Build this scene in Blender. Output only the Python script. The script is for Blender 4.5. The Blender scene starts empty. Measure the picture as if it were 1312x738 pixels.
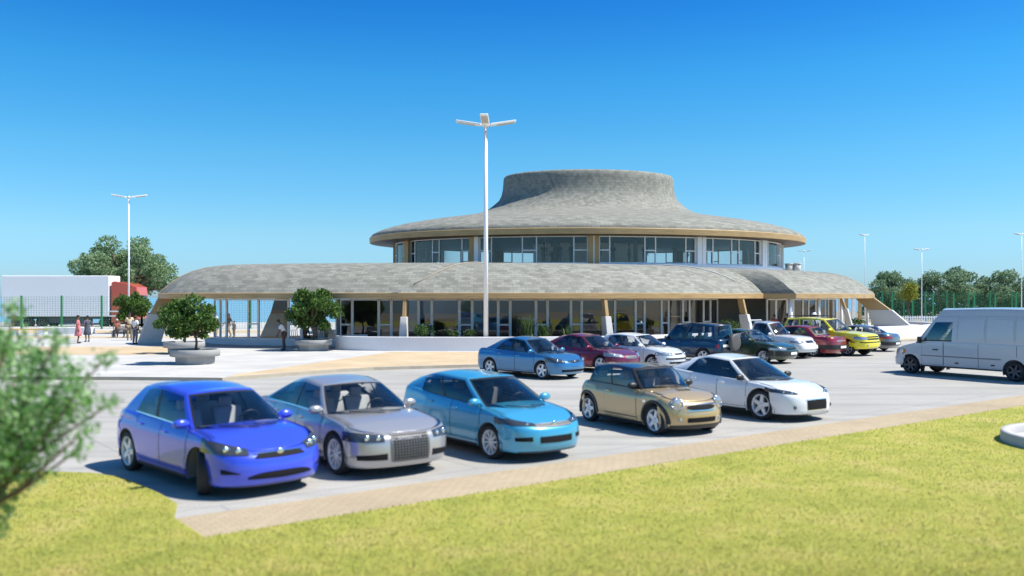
import bpy, bmesh, math, random
import numpy as np
from mathutils import Vector, Matrix
random.seed(7); RNG = np.random.default_rng(11)
SC = bpy.context.scene; COL = SC.collection
R = math.radians; PI = math.pi
FPX, HC, HY, CX = 1150.0, 2.95, 381.0, 656.0

def at(px, py, z=0.0):
    """ground point (height z) behind a pixel of the photograph"""
    y = FPX * (HC - z) / (py - HY)
    return Vector(((px - CX) / FPX * y, y, z))

# ------------------------------------------------------------------ materials
def newmat(name):
    m = bpy.data.materials.new(name); m.use_nodes = True
    nt = m.node_tree; nt.nodes.clear()
    return m, nt, nt.nodes.new('ShaderNodeOutputMaterial')
def N(nt, t, **kw):
    n = nt.nodes.new(t)
    for k, v in kw.items():
        if k in n.inputs: n.inputs[k].default_value = v
        else: setattr(n, k, v)
    return n
def c4(c): return (c[0], c[1], c[2], 1)
def pbsdf(nt, out, col=(.5, .5, .5), rough=.6, metal=0., coat=0., spec=.5):
    b = N(nt, 'ShaderNodeBsdfPrincipled'); b.inputs['Base Color'].default_value = c4(col)
    b.inputs['Roughness'].default_value = rough; b.inputs['Metallic'].default_value = metal
    b.inputs['Coat Weight'].default_value = coat; b.inputs['Coat Roughness'].default_value = .03
    b.inputs['Specular IOR Level'].default_value = spec
    nt.links.new(b.outputs[0], out.inputs[0]); return b
def plain(name, col, rough=.6, metal=0., coat=0., spec=.5, var=.12, scale=3., bump=0.):
    m, nt, o = newmat(name); b = pbsdf(nt, o, col, rough, metal, coat, spec)
    tc = N(nt, 'ShaderNodeTexCoord'); nz = N(nt, 'ShaderNodeTexNoise', Scale=scale, Detail=6.)
    nt.links.new(tc.outputs['Object'], nz.inputs['Vector'])
    mx = N(nt, 'ShaderNodeMix', data_type='RGBA')
    mx.inputs[6].default_value = c4([x * (1 - var) for x in col]); mx.inputs[7].default_value = c4([min(1, x * (1 + var)) for x in col])
    nt.links.new(nz.outputs[0], mx.inputs[0]); nt.links.new(mx.outputs[2], b.inputs['Base Color'])
    if bump:
        bp = N(nt, 'ShaderNodeBump', Strength=bump, Distance=.02); nt.links.new(nz.outputs[0], bp.inputs['Height']); nt.links.new(bp.outputs[0], b.inputs['Normal'])
    return m
def paint(name, col, metal=.25, rough=.28):
    m, nt, o = newmat(name); b = pbsdf(nt, o, col, rough, metal, 1.0)
    tc = N(nt, 'ShaderNodeTexCoord'); nz = N(nt, 'ShaderNodeTexNoise', Scale=900., Detail=1.)
    nt.links.new(tc.outputs['Object'], nz.inputs['Vector'])
    mx = N(nt, 'ShaderNodeMix', data_type='RGBA')
    mx.inputs[6].default_value = c4([x * .9 for x in col]); mx.inputs[7].default_value = c4([min(1, x * 1.1) for x in col])
    nt.links.new(nz.outputs[0], mx.inputs[0]); nt.links.new(mx.outputs[2], b.inputs['Base Color'])
    return m
def glass(name, tint, base=.06, rough=.01):
    m, nt, o = newmat(name)
    tr = N(nt, 'ShaderNodeBsdfTransparent'); tr.inputs[0].default_value = c4(tint)
    gl = N(nt, 'ShaderNodeBsdfGlossy', Roughness=rough); gl.inputs[0].default_value = (1, 1, 1, 1)
    fr = N(nt, 'ShaderNodeFresnel', IOR=1.5)
    ma = N(nt, 'ShaderNodeMath', operation='MULTIPLY_ADD', use_clamp=True); ma.inputs[1].default_value = 1.0; ma.inputs[2].default_value = base
    nt.links.new(fr.outputs[0], ma.inputs[0])
    mx = N(nt, 'ShaderNodeMixShader'); nt.links.new(ma.outputs[0], mx.inputs[0])
    nt.links.new(tr.outputs[0], mx.inputs[1]); nt.links.new(gl.outputs[0], mx.inputs[2]); nt.links.new(mx.outputs[0], o.inputs[0])
    return m
def leafmat(name, cols, trans=.35):
    m, nt, o = newmat(name)
    g = N(nt, 'ShaderNodeNewGeometry'); rp = N(nt, 'ShaderNodeValToRGB')
    e = rp.color_ramp.elements; e[0].color = c4(cols[0]); e[1].color = c4(cols[-1])
    for i, c in enumerate(cols[1:-1]):
        x = e.new((i + 1) / (len(cols) - 1)); x.color = c4(c)
    nt.links.new(g.outputs['Random Per Island'], rp.inputs[0])
    d = N(nt, 'ShaderNodeBsdfPrincipled', Roughness=.55); t = N(nt, 'ShaderNodeBsdfTranslucent')
    nt.links.new(rp.outputs[0], d.inputs['Base Color']); nt.links.new(rp.outputs[0], t.inputs[0])
    mx = N(nt, 'ShaderNodeMixShader'); mx.inputs[0].default_value = trans
    nt.links.new(d.outputs[0], mx.inputs[1]); nt.links.new(t.outputs[0], mx.inputs[2]); nt.links.new(mx.outputs[0], o.inputs[0])
    return m
def ramp(nt, src, stops):
    r = N(nt, 'ShaderNodeValToRGB'); e = r.color_ramp.elements
    e[0].position, e[0].color = stops[0][0], c4(stops[0][1]); e[1].position, e[1].color = stops[-1][0], c4(stops[-1][1])
    for p, c in stops[1:-1]:
        x = e.new(p); x.color = c4(c)
    nt.links.new(src, r.inputs[0]); return r.outputs[0]
def mixc(nt, fac, a, b, mode='MIX'):
    mx = N(nt, 'ShaderNodeMix', data_type='RGBA', blend_type=mode)
    if isinstance(fac, (int, float)): mx.inputs[0].default_value = fac
    else: nt.links.new(fac, mx.inputs[0])
    for i, s in ((6, a), (7, b)):
        if isinstance(s, (tuple, list)): mx.inputs[i].default_value = c4(s)
        else: nt.links.new(s, mx.inputs[i])
    return mx.outputs[2]
def mapping(nt, out='Object', rot=0., scale=(1, 1, 1)):
    tc = N(nt, 'ShaderNodeTexCoord'); mp = N(nt, 'ShaderNodeMapping')
    mp.inputs['Rotation'].default_value = (0, 0, rot); mp.inputs['Scale'].default_value = scale
    nt.links.new(tc.outputs[out], mp.inputs[0]); return mp.outputs[0]
def noise(nt, vec, scale, detail=6., rough=.55):
    n = N(nt, 'ShaderNodeTexNoise', Scale=scale, Detail=detail, Roughness=rough); nt.links.new(vec, n.inputs['Vector']); return n.outputs[0]
def bumpto(nt, b, h, s, d=.02):
    bp = N(nt, 'ShaderNodeBump', Strength=s, Distance=d); nt.links.new(h, bp.inputs['Height']); nt.links.new(bp.outputs[0], b.inputs['Normal'])
ROW = math.atan2(.61, .79)

def mat_asphalt():
    m, nt, o = newmat('car_park_surface'); b = pbsdf(nt, o, rough=.8, spec=.3)
    v = mapping(nt, rot=-ROW); vs = mapping(nt, rot=-ROW, scale=(.10, 1.6, 1))
    big = noise(nt, v, .25, 5); fine = noise(nt, v, 28., 4, .7); st = noise(nt, vs, .9, 7, .65)
    c = ramp(nt, big, [(.3, (.365, .348, .312)), (.7, (.445, .425, .385))])
    c = mixc(nt, ramp(nt, st, [(.45, (0, 0, 0)), (.62, (.5, .5, .5))]), c, (.265, .258, .24))
    c = mixc(nt, .55, c, ramp(nt, fine, [(.3, (.62, .62, .62)), (.7, (1.25, 1.25, 1.25))]), 'MULTIPLY')
    so = noise(nt, v, 1.4, 3, .5); c = mixc(nt, ramp(nt, so, [(.62, (0, 0, 0)), (.78, (.4, .4, .4))]), c, (.22, .215, .205))
    br = N(nt, 'ShaderNodeTexBrick', Scale=1.); br.inputs['Brick Width'].default_value = 9.; br.inputs['Row Height'].default_value = 4.2
    br.inputs['Mortar Size'].default_value = .035; br.inputs['Mortar Smooth'].default_value = .6; nt.links.new(v, br.inputs['Vector'])
    c = mixc(nt, ramp(nt, br.outputs['Fac'], [(0, (0, 0, 0)), (1, (.5, .5, .5))]), c, (.22, .22, .23))
    nt.links.new(c, b.inputs['Base Color']); bumpto(nt, b, fine, .25, .01); return m
def mat_paving(name, c1, c2, rot, w, h, mort=.012):
    m, nt, o = newmat(name); b = pbsdf(nt, o, rough=.85, spec=.25)
    v = mapping(nt, rot=rot); br = N(nt, 'ShaderNodeTexBrick', Scale=1.)
    br.inputs['Brick Width'].default_value = w; br.inputs['Row Height'].default_value = h; br.inputs['Mortar Size'].default_value = mort
    br.inputs['Color1'].default_value = c4(c1); br.inputs['Color2'].default_value = c4(c2); br.inputs['Mortar'].default_value = c4([x * .72 for x in c1])
    nt.links.new(v, br.inputs['Vector'])
    n1 = noise(nt, v, .5, 6); n2 = noise(nt, v, 30., 4, .7)
    c = mixc(nt, .5, br.outputs[0], ramp(nt, n1, [(.3, (.78, .78, .78)), (.7, (1.15, 1.15, 1.15))]), 'MULTIPLY')
    c = mixc(nt, .4, c, ramp(nt, n2, [(.3, (.7, .7, .7)), (.7, (1.2, 1.2, 1.2))]), 'MULTIPLY')
    nt.links.new(c, b.inputs['Base Color']); bumpto(nt, b, n2, .2, .01); return m
def mat_lawn():
    m, nt, o = newmat('lawn_grass'); b = pbsdf(nt, o, rough=.9, spec=.15)
    v = mapping(nt); n1 = noise(nt, v, .9, 8, .65); n2 = noise(nt, v, 5., 8, .7); n3 = noise(nt, v, 60., 5, .75)
    c = ramp(nt, n1, [(.3, (.28, .315, .06)), (.5, (.42, .41, .092)), (.7, (.52, .44, .16))])
    c = mixc(nt, .5, c, ramp(nt, n2, [(.3, (.72, .82, .65)), (.7, (1.25, 1.15, 1.15))]), 'MULTIPLY')
    c = mixc(nt, .9, c, ramp(nt, n3, [(.25, (.72, .72, .68)), (.75, (1.2, 1.2, 1.2))]), 'MULTIPLY')
    nt.links.new(c, b.inputs['Base Color']); bumpto(nt, b, n3, .7, .03); return m
def mat_shingle():
    m, nt, o = newmat('grey_shingle'); b = pbsdf(nt, o, rough=.8, spec=.3)
    tc = N(nt, 'ShaderNodeTexCoord')
    cols = []
    for k, (w, h, off) in enumerate(((.44, .22, .5), (.55, .24, .35))):
        br = N(nt, 'ShaderNodeTexBrick', Scale=1.); br.offset = off
        br.inputs['Brick Width'].default_value = w; br.inputs['Row Height'].default_value = h; br.inputs['Mortar Size'].default_value = .010 if k == 0 else .0
        br.inputs['Color1'].default_value = (.175, .174, .146, 1); br.inputs['Color2'].default_value = (.32, .317, .272, 1); br.inputs['Mortar'].default_value = (.13, .128, .108, 1)
        nt.links.new(tc.outputs['UV'] if k == 0 else mapping(nt, 'UV', .55), br.inputs['Vector']); cols.append(br.outputs[0])
    c = mixc(nt, .32, cols[0], cols[1])
    n1 = noise(nt, tc.outputs['UV'], .35, 5); n2 = noise(nt, tc.outputs['UV'], 12., 5)
    c = mixc(nt, .5, c, ramp(nt, n1, [(.3, (.9, .9, .9)), (.7, (1.06, 1.06, 1.05))]), 'MULTIPLY')
    c = mixc(nt, .4, c, ramp(nt, n2, [(.3, (.75, .75, .75)), (.7, (1.2, 1.2, 1.2))]), 'MULTIPLY')
    nt.links.new(c, b.inputs['Base Color']); bumpto(nt, b, cols[0], .3, .03); return m
def mat_wood(name, col):
    m, nt, o = newmat(name); b = pbsdf(nt, o, rough=.55, spec=.4)
    v = mapping(nt, 'UV', scale=(.35, 6, 1)); n1 = noise(nt, v, 2.5, 8, .65); v2 = mapping(nt, 'Object'); n2 = noise(nt, v2, .6, 4)
    c = ramp(nt, n1, [(.3, [x * .68 for x in col]), (.7, [min(1, x * 1.18) for x in col])])
    c = mixc(nt, .5, c, ramp(nt, n2, [(.3, (.8, .78, .75)), (.7, (1.15, 1.15, 1.15))]), 'MULTIPLY')
    nt.links.new(c, b.inputs['Base Color']); return m
def mat_sea():
    m, nt, o = newmat('hazed_sea_water'); b = pbsdf(nt, o, (.15, .34, .46), .55, 0, 0, .5)  # distance haze is put into the paler base colour of the water
    v = mapping(nt, scale=(.02, .08, 1)); n = noise(nt, v, 3., 6); bumpto(nt, b, n, .4, .5); return m
def mat_mesh(name, col, sx, sz, wire):
    """see-through welded wire: drawn by alpha where the holes of the mesh are"""
    return plain(name, col, .5)

M = dict(
    asphalt=mat_asphalt(), sand=mat_paving('sand_path', (.52, .40, .25), (.58, .45, .29), .3, 1.2, .6),
    strip=mat_paving('sand_paving_strip', (.42, .335, .22), (.46, .37, .245), -ROW, .20, .10, .006),
    plaza=mat_paving('pale_paving', (.49, .475, .445), (.54, .525, .495), .15, 1.6, 1.6, .014),
    lawn=mat_lawn(), shingle=mat_shingle(), wood=mat_wood('golden_timber', (.47, .32, .15)), darkwood=mat_wood('dark_timber', (.10, .06, .032)),
    sea=mat_sea(), earth=plain('dry_earth', (.30, .26, .17), .9, var=.3, scale=.15),
    white=plain('white_paint', (.86, .86, .86), .45, var=.04), render=plain('white_render', (.74, .73, .74), .75, var=.06, scale=1.5, bump=.1),
    concrete=plain('grey_concrete', (.46, .45, .43), .85, var=.16, scale=2.5, bump=.2), palecon=plain('pale_concrete', (.55, .54, .51), .8, var=.12, scale=2., bump=.15),
    kerb=plain('kerb_stone', (.42, .37, .28), .85, var=.2, scale=3.),
    steel=plain('galvanised_steel', (.68, .69, .71), .4, .3, var=.05), lampglass=plain('lamp_lens', (.5, .45, .36), .2, var=.1),
    uglass=glass('upper_glass', (.86, .87, .88), .02), bglass=glass('building_glass', (.66, .68, .69), .05), cglass=glass('clear_screen', (.90, .93, .94), .03),
    carglass=glass('car_glass', (.86, .89, .90), .03), vanglass=glass('tinted_glass', (.42, .48, .50), .08),
    black=plain('black_trim', (.018, .018, .02), .45, var=.2), tyre=plain('rubber', (.022, .022, .023), .75, var=.3, scale=20.),
    rim=plain('alloy', (.74, .75, .77), .3, .3, var=.04), darkrim=plain('dark_alloy', (.10, .10, .11), .45, .5), chrome=plain('chrome', (.78, .79, .80), .12, 1., var=.02),
    grille=plain('grille_black', (.014, .014, .016), .75, 0, 0, .15), lens=plain('headlight_lens', (.40, .42, .45), .08, .45, 1., var=.45, scale=14.), lensdark=plain('dark_lens', (.06, .065, .075), .06, .3, 1., var=.4, scale=14.),
    redlens=plain('tail_lens', (.32, .02, .02), .15, 0, 1.), amber=plain('amber_lens', (.6, .22, .03), .15, 0, 1.), plate=plain('plate_white', (.75, .75, .72), .4),
    seat=plain('pale_seat', (.55, .54, .52), .8, var=.1), darkseat=plain('dark_seat', (.12, .12, .125), .8), tub=plain('cabin_dark', (.11, .11, .115), .85),
    inner=plain('interior_wall', (.27, .255, .24), .9, var=.25, scale=.4), innerfloor=plain('interior_floor', (.22, .21, .20), .5), soffit=plain('soffit_board', (.36, .30, .22), .8),
    innerdark=plain('interior_dark', (.06, .058, .056), .8), green=plain('green_paint', (.03, .26, .09), .45, var=.1),
    wire=plain('green_wire', (.05, .22, .10), .5), bark=plain('bark', (.12, .085, .06), .9, var=.4, scale=12., bump=.5), soil=plain('soil', (.09, .07, .05), .95, var=.4, scale=12.),
    skin=plain('skin', (.36, .20, .13), .6, var=.05), skin2=plain('brown_skin', (.17, .09, .055), .6, var=.05), hair=plain('dark_hair', (.02, .016, .014), .6), greyhair=plain('grey_hair', (.45, .43, .40), .7),
    trailer=plain('trailer_white', (.90, .90, .89), .4, var=.03), cabred=paint('lorry_red', (.56, .09, .045), 0., .3), undercarriage=plain('undercarriage', (.08, .085, .09), .7),
    potcon=plain('grey_pot_concrete', (.33, .325, .31), .85, var=.15, scale=3., bump=.15),
    yflower=plain('yellow_board', (.62, .40, .10), .7),
)
def cloth(name, col): return plain(name, col, .85, var=.12, scale=9.)

# ------------------------------------------------------------------ mesh builder
class MB:
    def __init__(s): s.v, s.f, s.m, s.sm, s.uv = [], [], [], [], []
    def add(s, vs, fs, mi=0, smooth=False, uv=None):
        o = len(s.v); s.v += [tuple(p) for p in vs]; s.uv += (list(uv) if uv else [None] * len(vs))
        for f in fs: s.f.append(tuple(i + o for i in f)); s.m.append(mi); s.sm.append(smooth)
    def grid(s, rows, mi=0, smooth=True, closed=False, uv=None, keep=None, flip=False):
        nr, nc = len(rows), len(rows[0]); vs = [p for r in rows for p in r]; fs = []
        for i in range(nr - 1):
            for j in range(nc if closed else nc - 1):
                if keep and not keep(i, j): continue
                k = (j + 1) % nc; f = (i * nc + j, i * nc + k, (i + 1) * nc + k, (i + 1) * nc + j)
                fs.append(f[::-1] if flip else f)
        s.add(vs, fs, mi, smooth, [q for r in uv for q in r] if uv else None)
    def box(s, c, d, mi=0, rz=0., taper=1.):
        x, y, z = d[0] / 2, d[1] / 2, d[2] / 2; cs, sn = math.cos(rz), math.sin(rz); vs = []
        for k in (-1, 1):
            t = taper if k == 1 else 1
            for a, b in ((-1, -1), (1, -1), (1, 1), (-1, 1)):
                px, py = a * x * t, b * y * t; vs.append((c[0] + px * cs - py * sn, c[1] + px * sn + py * cs, c[2] + k * z))
        s.hexa(vs, mi)
    def hexa(s, vs, mi=0):
        s.add(vs, [(3, 2, 1, 0), (4, 5, 6, 7), (0, 1, 5, 4), (1, 2, 6, 5), (2, 3, 7, 6), (3, 0, 4, 7)], mi)
    def beam(s, a, b, w, h, mi=0, up=(0, 0, 1)):
        a, b = Vector(a), Vector(b); d = (b - a).normalized(); u = Vector(up)
        sd = d.cross(u)
        if sd.length < 1e-4: sd = d.cross(Vector((1, 0, 0)))
        sd.normalize(); u = sd.cross(d); vs = []
        for p in (a, b):
            for i, j in ((-1, -1), (1, -1), (1, 1), (-1, 1)): vs.append(p + sd * (i * w / 2) + u * (j * h / 2))
        s.hexa(vs, mi)
    def tube(s, pts, rad, n=8, mi=0, smooth=True, cap=True):
        pts = [Vector(p) for p in pts]; rad = rad if isinstance(rad, (list, tuple)) else [rad] * len(pts); rows = []
        ref = Vector((.31, .17, .93)) if abs((pts[-1] - pts[0]).normalized().z) < .9 else Vector((1, .1, 0))
        for i, p in enumerate(pts):
            d = (pts[min(i + 1, len(pts) - 1)] - pts[max(i - 1, 0)]).normalized(); a = d.cross(ref).normalized(); b = d.cross(a)
            rows.append([p + a * (rad[i] * math.cos(2 * PI * k / n)) + b * (rad[i] * math.sin(2 * PI * k / n)) for k in range(n)])
        o = len(s.v); s.grid(rows, mi, smooth, True)
        if cap:
            for r in (0, len(rows) - 1):
                f = tuple(o + r * n + k for k in range(n)); s.f.append(f[::-1] if r == 0 else f); s.m.append(mi); s.sm.append(False)
    def lathe(s, prof, n=32, c=(0, 0, 0), mi=0, smooth=True, sx=1., sy=1., uvs=1.):
        rows, uv, L = [], [], 0.
        for i, (r, z) in enumerate(prof):
            if i: L += math.hypot(r - prof[i - 1][0], z - prof[i - 1][1])
            rows.append([(c[0] + r * sx * math.sin(2 * PI * k / n), c[1] - r * sy * math.cos(2 * PI * k / n), c[2] + z) for k in range(n + 1)])
            uv.append([(k / n * 2 * PI * prof[0][0] * uvs, L) for k in range(n + 1)])
        s.grid(rows, mi, smooth, False, uv)
    def ell(s, c, r, n=12, m=8, mi=0):
        rows = []
        for i in range(m + 1):
            a = -PI / 2 + PI * i / m
            rows.append([(c[0] + r[0] * math.cos(a) * math.cos(2 * PI * k / n), c[1] + r[1] * math.cos(a) * math.sin(2 * PI * k / n), c[2] + r[2] * math.sin(a)) for k in range(n)])
        s.grid(rows, mi, True, True)
    def build(s, name, mats, parent=None, weld=0., bevel=0.):
        me = bpy.data.meshes.new(name); me.from_pydata(s.v, [], s.f)
        for m in (mats if isinstance(mats, (list, tuple)) else [mats]): me.materials.append(m)
        me.polygons.foreach_set('material_index', s.m); me.polygons.foreach_set('use_smooth', s.sm)
        if any(u is not None for u in s.uv):
            ul = me.uv_layers.new(name='UVMap'); idx = np.empty(len(me.loops), dtype=np.int32); me.loops.foreach_get('vertex_index', idx)
            arr = np.array([u if u else (0, 0) for u in s.uv], dtype=np.float32); ul.data.foreach_set('uv', arr[idx].ravel())
        if weld:
            bm = bmesh.new(); bm.from_mesh(me); bmesh.ops.remove_doubles(bm, verts=bm.verts, dist=weld); bm.to_mesh(me); bm.free()
        me.update(); o = bpy.data.objects.new(name, me); COL.objects.link(o)
        if parent is not None: o.parent = parent
        if bevel:
            b = o.modifiers.new('Bevel', 'BEVEL'); b.width = bevel; b.segments = 2; b.limit_method = 'ANGLE'
        return o
def tag(o, label=None, cat=None, group=None, kind=None):
    for k, v in (('label', label), ('category', cat), ('group', group), ('kind', kind)):
        if v: o[k] = v
    return o
def empty(name, loc=(0, 0, 0), rz=0., label=None, cat=None, group=None):
    o = bpy.data.objects.new(name, None); COL.objects.link(o); o.location = loc; o.rotation_euler = (0, 0, rz); o.empty_display_size = .2
    return tag(o, label, cat, group)
def copy_tree(o, parent=None):
    c = o.copy(); COL.objects.link(c)
    if parent is not None: c.parent = parent
    for ch in list(o.children): copy_tree(ch, c)
    return c
def ip(pts):
    xs = [p[0] for p in pts]; ys = [p[1] for p in pts]; n = len(xs); d = [(ys[i + 1] - ys[i]) / (xs[i + 1] - xs[i]) for i in range(n - 1)]
    m = [d[0]] + [0 if d[i - 1] * d[i] <= 0 else 2 * d[i - 1] * d[i] / (d[i - 1] + d[i]) for i in range(1, n - 1)] + [d[-1]]
    def f(x):
        if x <= xs[0]: return ys[0]
        if x >= xs[-1]: return ys[-1]
        i = 0
        while x > xs[i + 1]: i += 1
        h = xs[i + 1] - xs[i]; t = (x - xs[i]) / h
        return (2 * t**3 - 3 * t**2 + 1) * ys[i] + (t**3 - 2 * t**2 + t) * h * m[i] + (-2 * t**3 + 3 * t**2) * ys[i + 1] + (t**3 - t**2) * h * m[i + 1]
    return f
def lin(a, b, n): return [a + (b - a) * i / (n - 1) for i in range(n)]
# ------------------------------------------------------------------ vehicles
WHEELS = {}
def wheel_meshes(rad, wid, spokes, rimmat):
    key = (round(rad, 3), round(wid, 3), spokes, rimmat)
    if key in WHEELS: return WHEELS[key]
    h = wid / 2; rr = rad * .74
    t = MB(); prof = [(rr, -h * .8), (rr + .02, -h), (rad - .045, -h), (rad - .012, -h * .85), (rad, -h * .6), (rad, h * .6), (rad - .012, h * .85), (rad - .045, h), (rr + .02, h), (rr, h * .8)]
    rows = [[(p[0] * math.cos(2 * PI * k / 40), p[1], p[0] * math.sin(2 * PI * k / 40)) for k in range(40)] for p in prof]; t.grid(rows, 0, True, True)
    # alloy: outer lip, spokes, hub; outside is +y
    r = MB(); lip = [(rr * .985, -h * .7), (rr * .985, h * .86), (rr, h * .93), (rr * .93, h * .90), (rr * .88, h * .55), (rr * .86, -h * .5)]
    r.grid([[(p[0] * math.cos(2 * PI * k / 40), p[1], p[0] * math.sin(2 * PI * k / 40)) for k in range(40)] for p in lip], 0, True, True)
    wv = {5: .46, 6: .34, 7: .26, 10: .17, 9: .19, 12: .14}.get(spokes, .2)
    for k in range(spokes):
        a = 2 * PI * k / spokes + .2
        for s0, s1, r0, r1 in ((wv * .9, wv * .62, .16, .9),):
            vs = []
            for yo in (h * .35, h * .78):
                for rad_, sw in ((rr * r0, s0 * rr * .5), (rr * r1, s1 * rr * .5)):
                    for sg in (-1, 1):
                        vs.append((rad_ * math.cos(a) - sg * sw * math.sin(a), yo + (.0 if rad_ > rr * .5 else -.01), rad_ * math.sin(a) + sg * sw * math.cos(a)))
            r.add(vs, [(0, 1, 3, 2), (4, 6, 7, 5), (0, 4, 5, 1), (2, 3, 7, 6), (0, 2, 6, 4), (1, 5, 7, 3)], 0)
    hub = [(0.001, h * .84), (rr * .12, h * .84), (rr * .2, h * .76), (rr * .24, h * .4)]
    r.grid([[(p[0] * math.cos(2 * PI * k / 16), p[1], p[0] * math.sin(2 * PI * k / 16)) for k in range(16)] for p in hub], 0, True, True)
    d = MB(); dk = [(.001, h * .1), (rr * .6, h * .1), (rr * .62, h * .02), (rr * .97, -h * .2), (rr * .97, -h * .6), (.001, -h * .6)]
    d.grid([[(p[0] * math.cos(2 * PI * k / 24), p[1], p[0] * math.sin(2 * PI * k / 24)) for k in range(24)] for p in dk], 0, False, True)
    WHEELS[key] = (t, r, d); return WHEELS[key]

class Car:
    def __init__(s, label, group, **c):
        D = dict(wb=2.65, fo=.9, ro=.9, W=.89, rw=.32, tw=.21, clear=.19, rin=.045, Ra=.055, n=2.5, cf=.62, cr=.55, shelf=.012, bow=.38, bowr=.22, crown=.06, hcrown=.04, tcrown=.03, gbulge=.015,
                 fprof=[(.18, .12), (.30, .03), (.45, 0), (.58, .03), (.70, .10), (.80, .2)], rprof=[(.2, .14), (.32, .03), (.5, 0), (.75, .03), (.95, .08), (1.1, .14)],
                 wprof=[(.15, .915), (.22, .962), (.30, .968), (.36, .985), (.5, .997), (.62, 1.0), (.74, .997), (.80, .988), (.86, .966), (.95, .95), (1.1, .93), (1.4, .9)], wins=[(.07, .47), (.53, .84)], blackpill=True, spokes=5, rimmat='rim', paint=None, roofpaint=None,
                 lower=None, glass='carglass', doors=None, seats=True, steer=0., heads=True, name='parked_car', cat='car', facing='f', mirror=True, front=None, rear=None, rearwin=(.1, .86, .86), seatmat='seat', trimline=None, noglassrear=False)
        D.update(c); s.c = c = D; s.F = c['wb'] / 2 + c['fo']; s.Rr = -(c['wb'] / 2 + c['ro'])
        s.XJf = s.F - c['cf']; s.XJr = s.Rr + c['cr']
        s.fp, s.rp, s.wp = ip(c['fprof']), ip(c['rprof']), ip(c['wprof']); s.sh = ip(c['shoulder'])
        s.root = empty(c['name'], (0, 0, 0), 0, label, c['cat'], group)
        s.mats = [c['paint'], M['black'], M['tub'], c['roofpaint'] or c['paint'], c['lower'] or c['paint'], M['chrome']]
        s.make()
    # -- lower body surface
    def plan(s, x):
        q = x / (s.F if x > 0 else -s.Rr); return 1 - .035 * abs(q) ** 2.2
    def zb(s, x, cap=False):
        c = s.c; z = c['clear']
        if not cap:
            for xw in (c['wb'] / 2, -c['wb'] / 2):
                Ra = c['rw'] + c['Ra']; d = abs(x - xw)
                if d < Ra: z = max(z, c['rw'] + math.sqrt(Ra * Ra - d * d))
        return z
    def xref(s, a, end):
        """x of the contour at mid height for cap parameter a (0 nose .. 1 joint)"""
        f = a * PI / 2; n = s.c['n']; cl = s.c['cf'] if end == 'f' else s.c['cr']
        e = math.cos(f) ** (2 / n) if f < PI / 2 - 1e-6 else 0.
        return (s.XJf + cl * e) if end == 'f' else (s.XJr - cl * e)
    def S(s, end, a, z, sgn=1, off=0., raw=False):
        """end f/r, a in 0..1 on the cap, beyond 1 metres along the side"""
        c = s.c; n = c['n']; XJ = s.XJf if end == 'f' else s.XJr; dr = 1 if end == 'f' else -1
        x0 = XJ - dr * (a - 1) if a > 1 else s.xref(a, end)
        zt = s.sh(x0); zb = s.zb(x0, a <= 1); t = 0 if zt <= zb else (z - zb) / (zt - zb)
        ins = 0.
        if t > .72: ins = c['rin'] * (1 - math.sqrt(max(0., 1 - min(1, (t - .72) / .28) ** 2)))
        if a > 1: p = Vector((x0, s.c['W'] * s.wp(z) * s.plan(x0) - ins, z))
        else:
            f = a * PI / 2; w = c['W'] * s.wp(z) * s.plan(XJ) - ins
            ex = (s.F - s.fp(z)) if end == 'f' else (s.Rr + s.rp(z)); ex -= dr * ins
            cl = abs(ex - XJ); e = math.cos(f) ** (2 / n) if f < PI / 2 - 1e-6 else 0.
            p = Vector((XJ + dr * cl * e, w * (math.sin(f) ** (2 / n) if f > 1e-6 else 0), z))
        if off and not raw:
            h = .01; du = s.S(end, a + h, z, 1, 0, True) - s.S(end, max(a - h, 0), z, 1, 0, True); dv = s.S(end, a, z + h, 1, 0, True) - s.S(end, a, z - h, 1, 0, True)
            nn = du.cross(dv)
            if nn.length > 1e-9:
                nn.normalize(); ref = Vector((dr if a < .7 else 0, 1 if a > .3 else 0, 0))
                if nn.dot(ref) < 0: nn.negate()
                p = p + nn * off
        p.y *= sgn; return p
    def side(s, x, z, sgn, off=0.):
        if x >= 0: return s.S('f', 1 + s.XJf - x, z, sgn, off) if x <= s.XJf else s.S('f', s.a_of_x(x, 'f'), z, sgn, off)
        return s.S('r', 1 + x - s.XJr, z, sgn, off) if x >= s.XJr else s.S('r', s.a_of_x(x, 'r'), z, sgn, off)
    def a_of_x(s, x, end):
        cl = s.c['cf'] if end == 'f' else s.c['cr']; e = abs(x - (s.XJf if end == 'f' else s.XJr)) / cl
        return math.acos(min(1, max(0, e)) ** (s.c['n'] / 2)) / (PI / 2)
    def a_of_y(s, yf): return math.asin(max(0, min(1, yf)) ** (s.c['n'] / 2)) / (PI / 2)
    def ztop(s, x): return s.sh(x)
    def topedge(s, x):
        return s.side(x, s.sh(x), 1).y
    def end_patch(s, mb, end, y0, y1, zl, zu, off=.004, n=14, m=5, mi=0, wrap=0.):
        """patch on nose or tail between fractions y0..y1 of the half width (signed); zl, zu may be functions of the fraction"""
        fl = zl if callable(zl) else (lambda y: zl); fu = zu if callable(zu) else (lambda y: zu); rows = []
        for y in lin(y0, y1, n):
            ay = abs(y); sg = 1 if y >= 0 else -1; a = s.a_of_y(ay) if ay <= 1 else 1 + (ay - 1)
            rows.append([s.S(end, a, z, sg, off) for z in lin(fl(y), fu(y), m)])
        mb.grid(rows, mi, True)
    def side_patch(s, mb, sgn, x0, x1, zl, zu, off=.004, n=16, m=7, mi=0):
        fl = zl if callable(zl) else (lambda x: zl); fu = zu if callable(zu) else (lambda x: zu)
        mb.grid([[s.side(x, z, sgn, off) for z in lin(fl(x), fu(x), m)] for x in lin(x0, x1, n)], mi, True)
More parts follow.
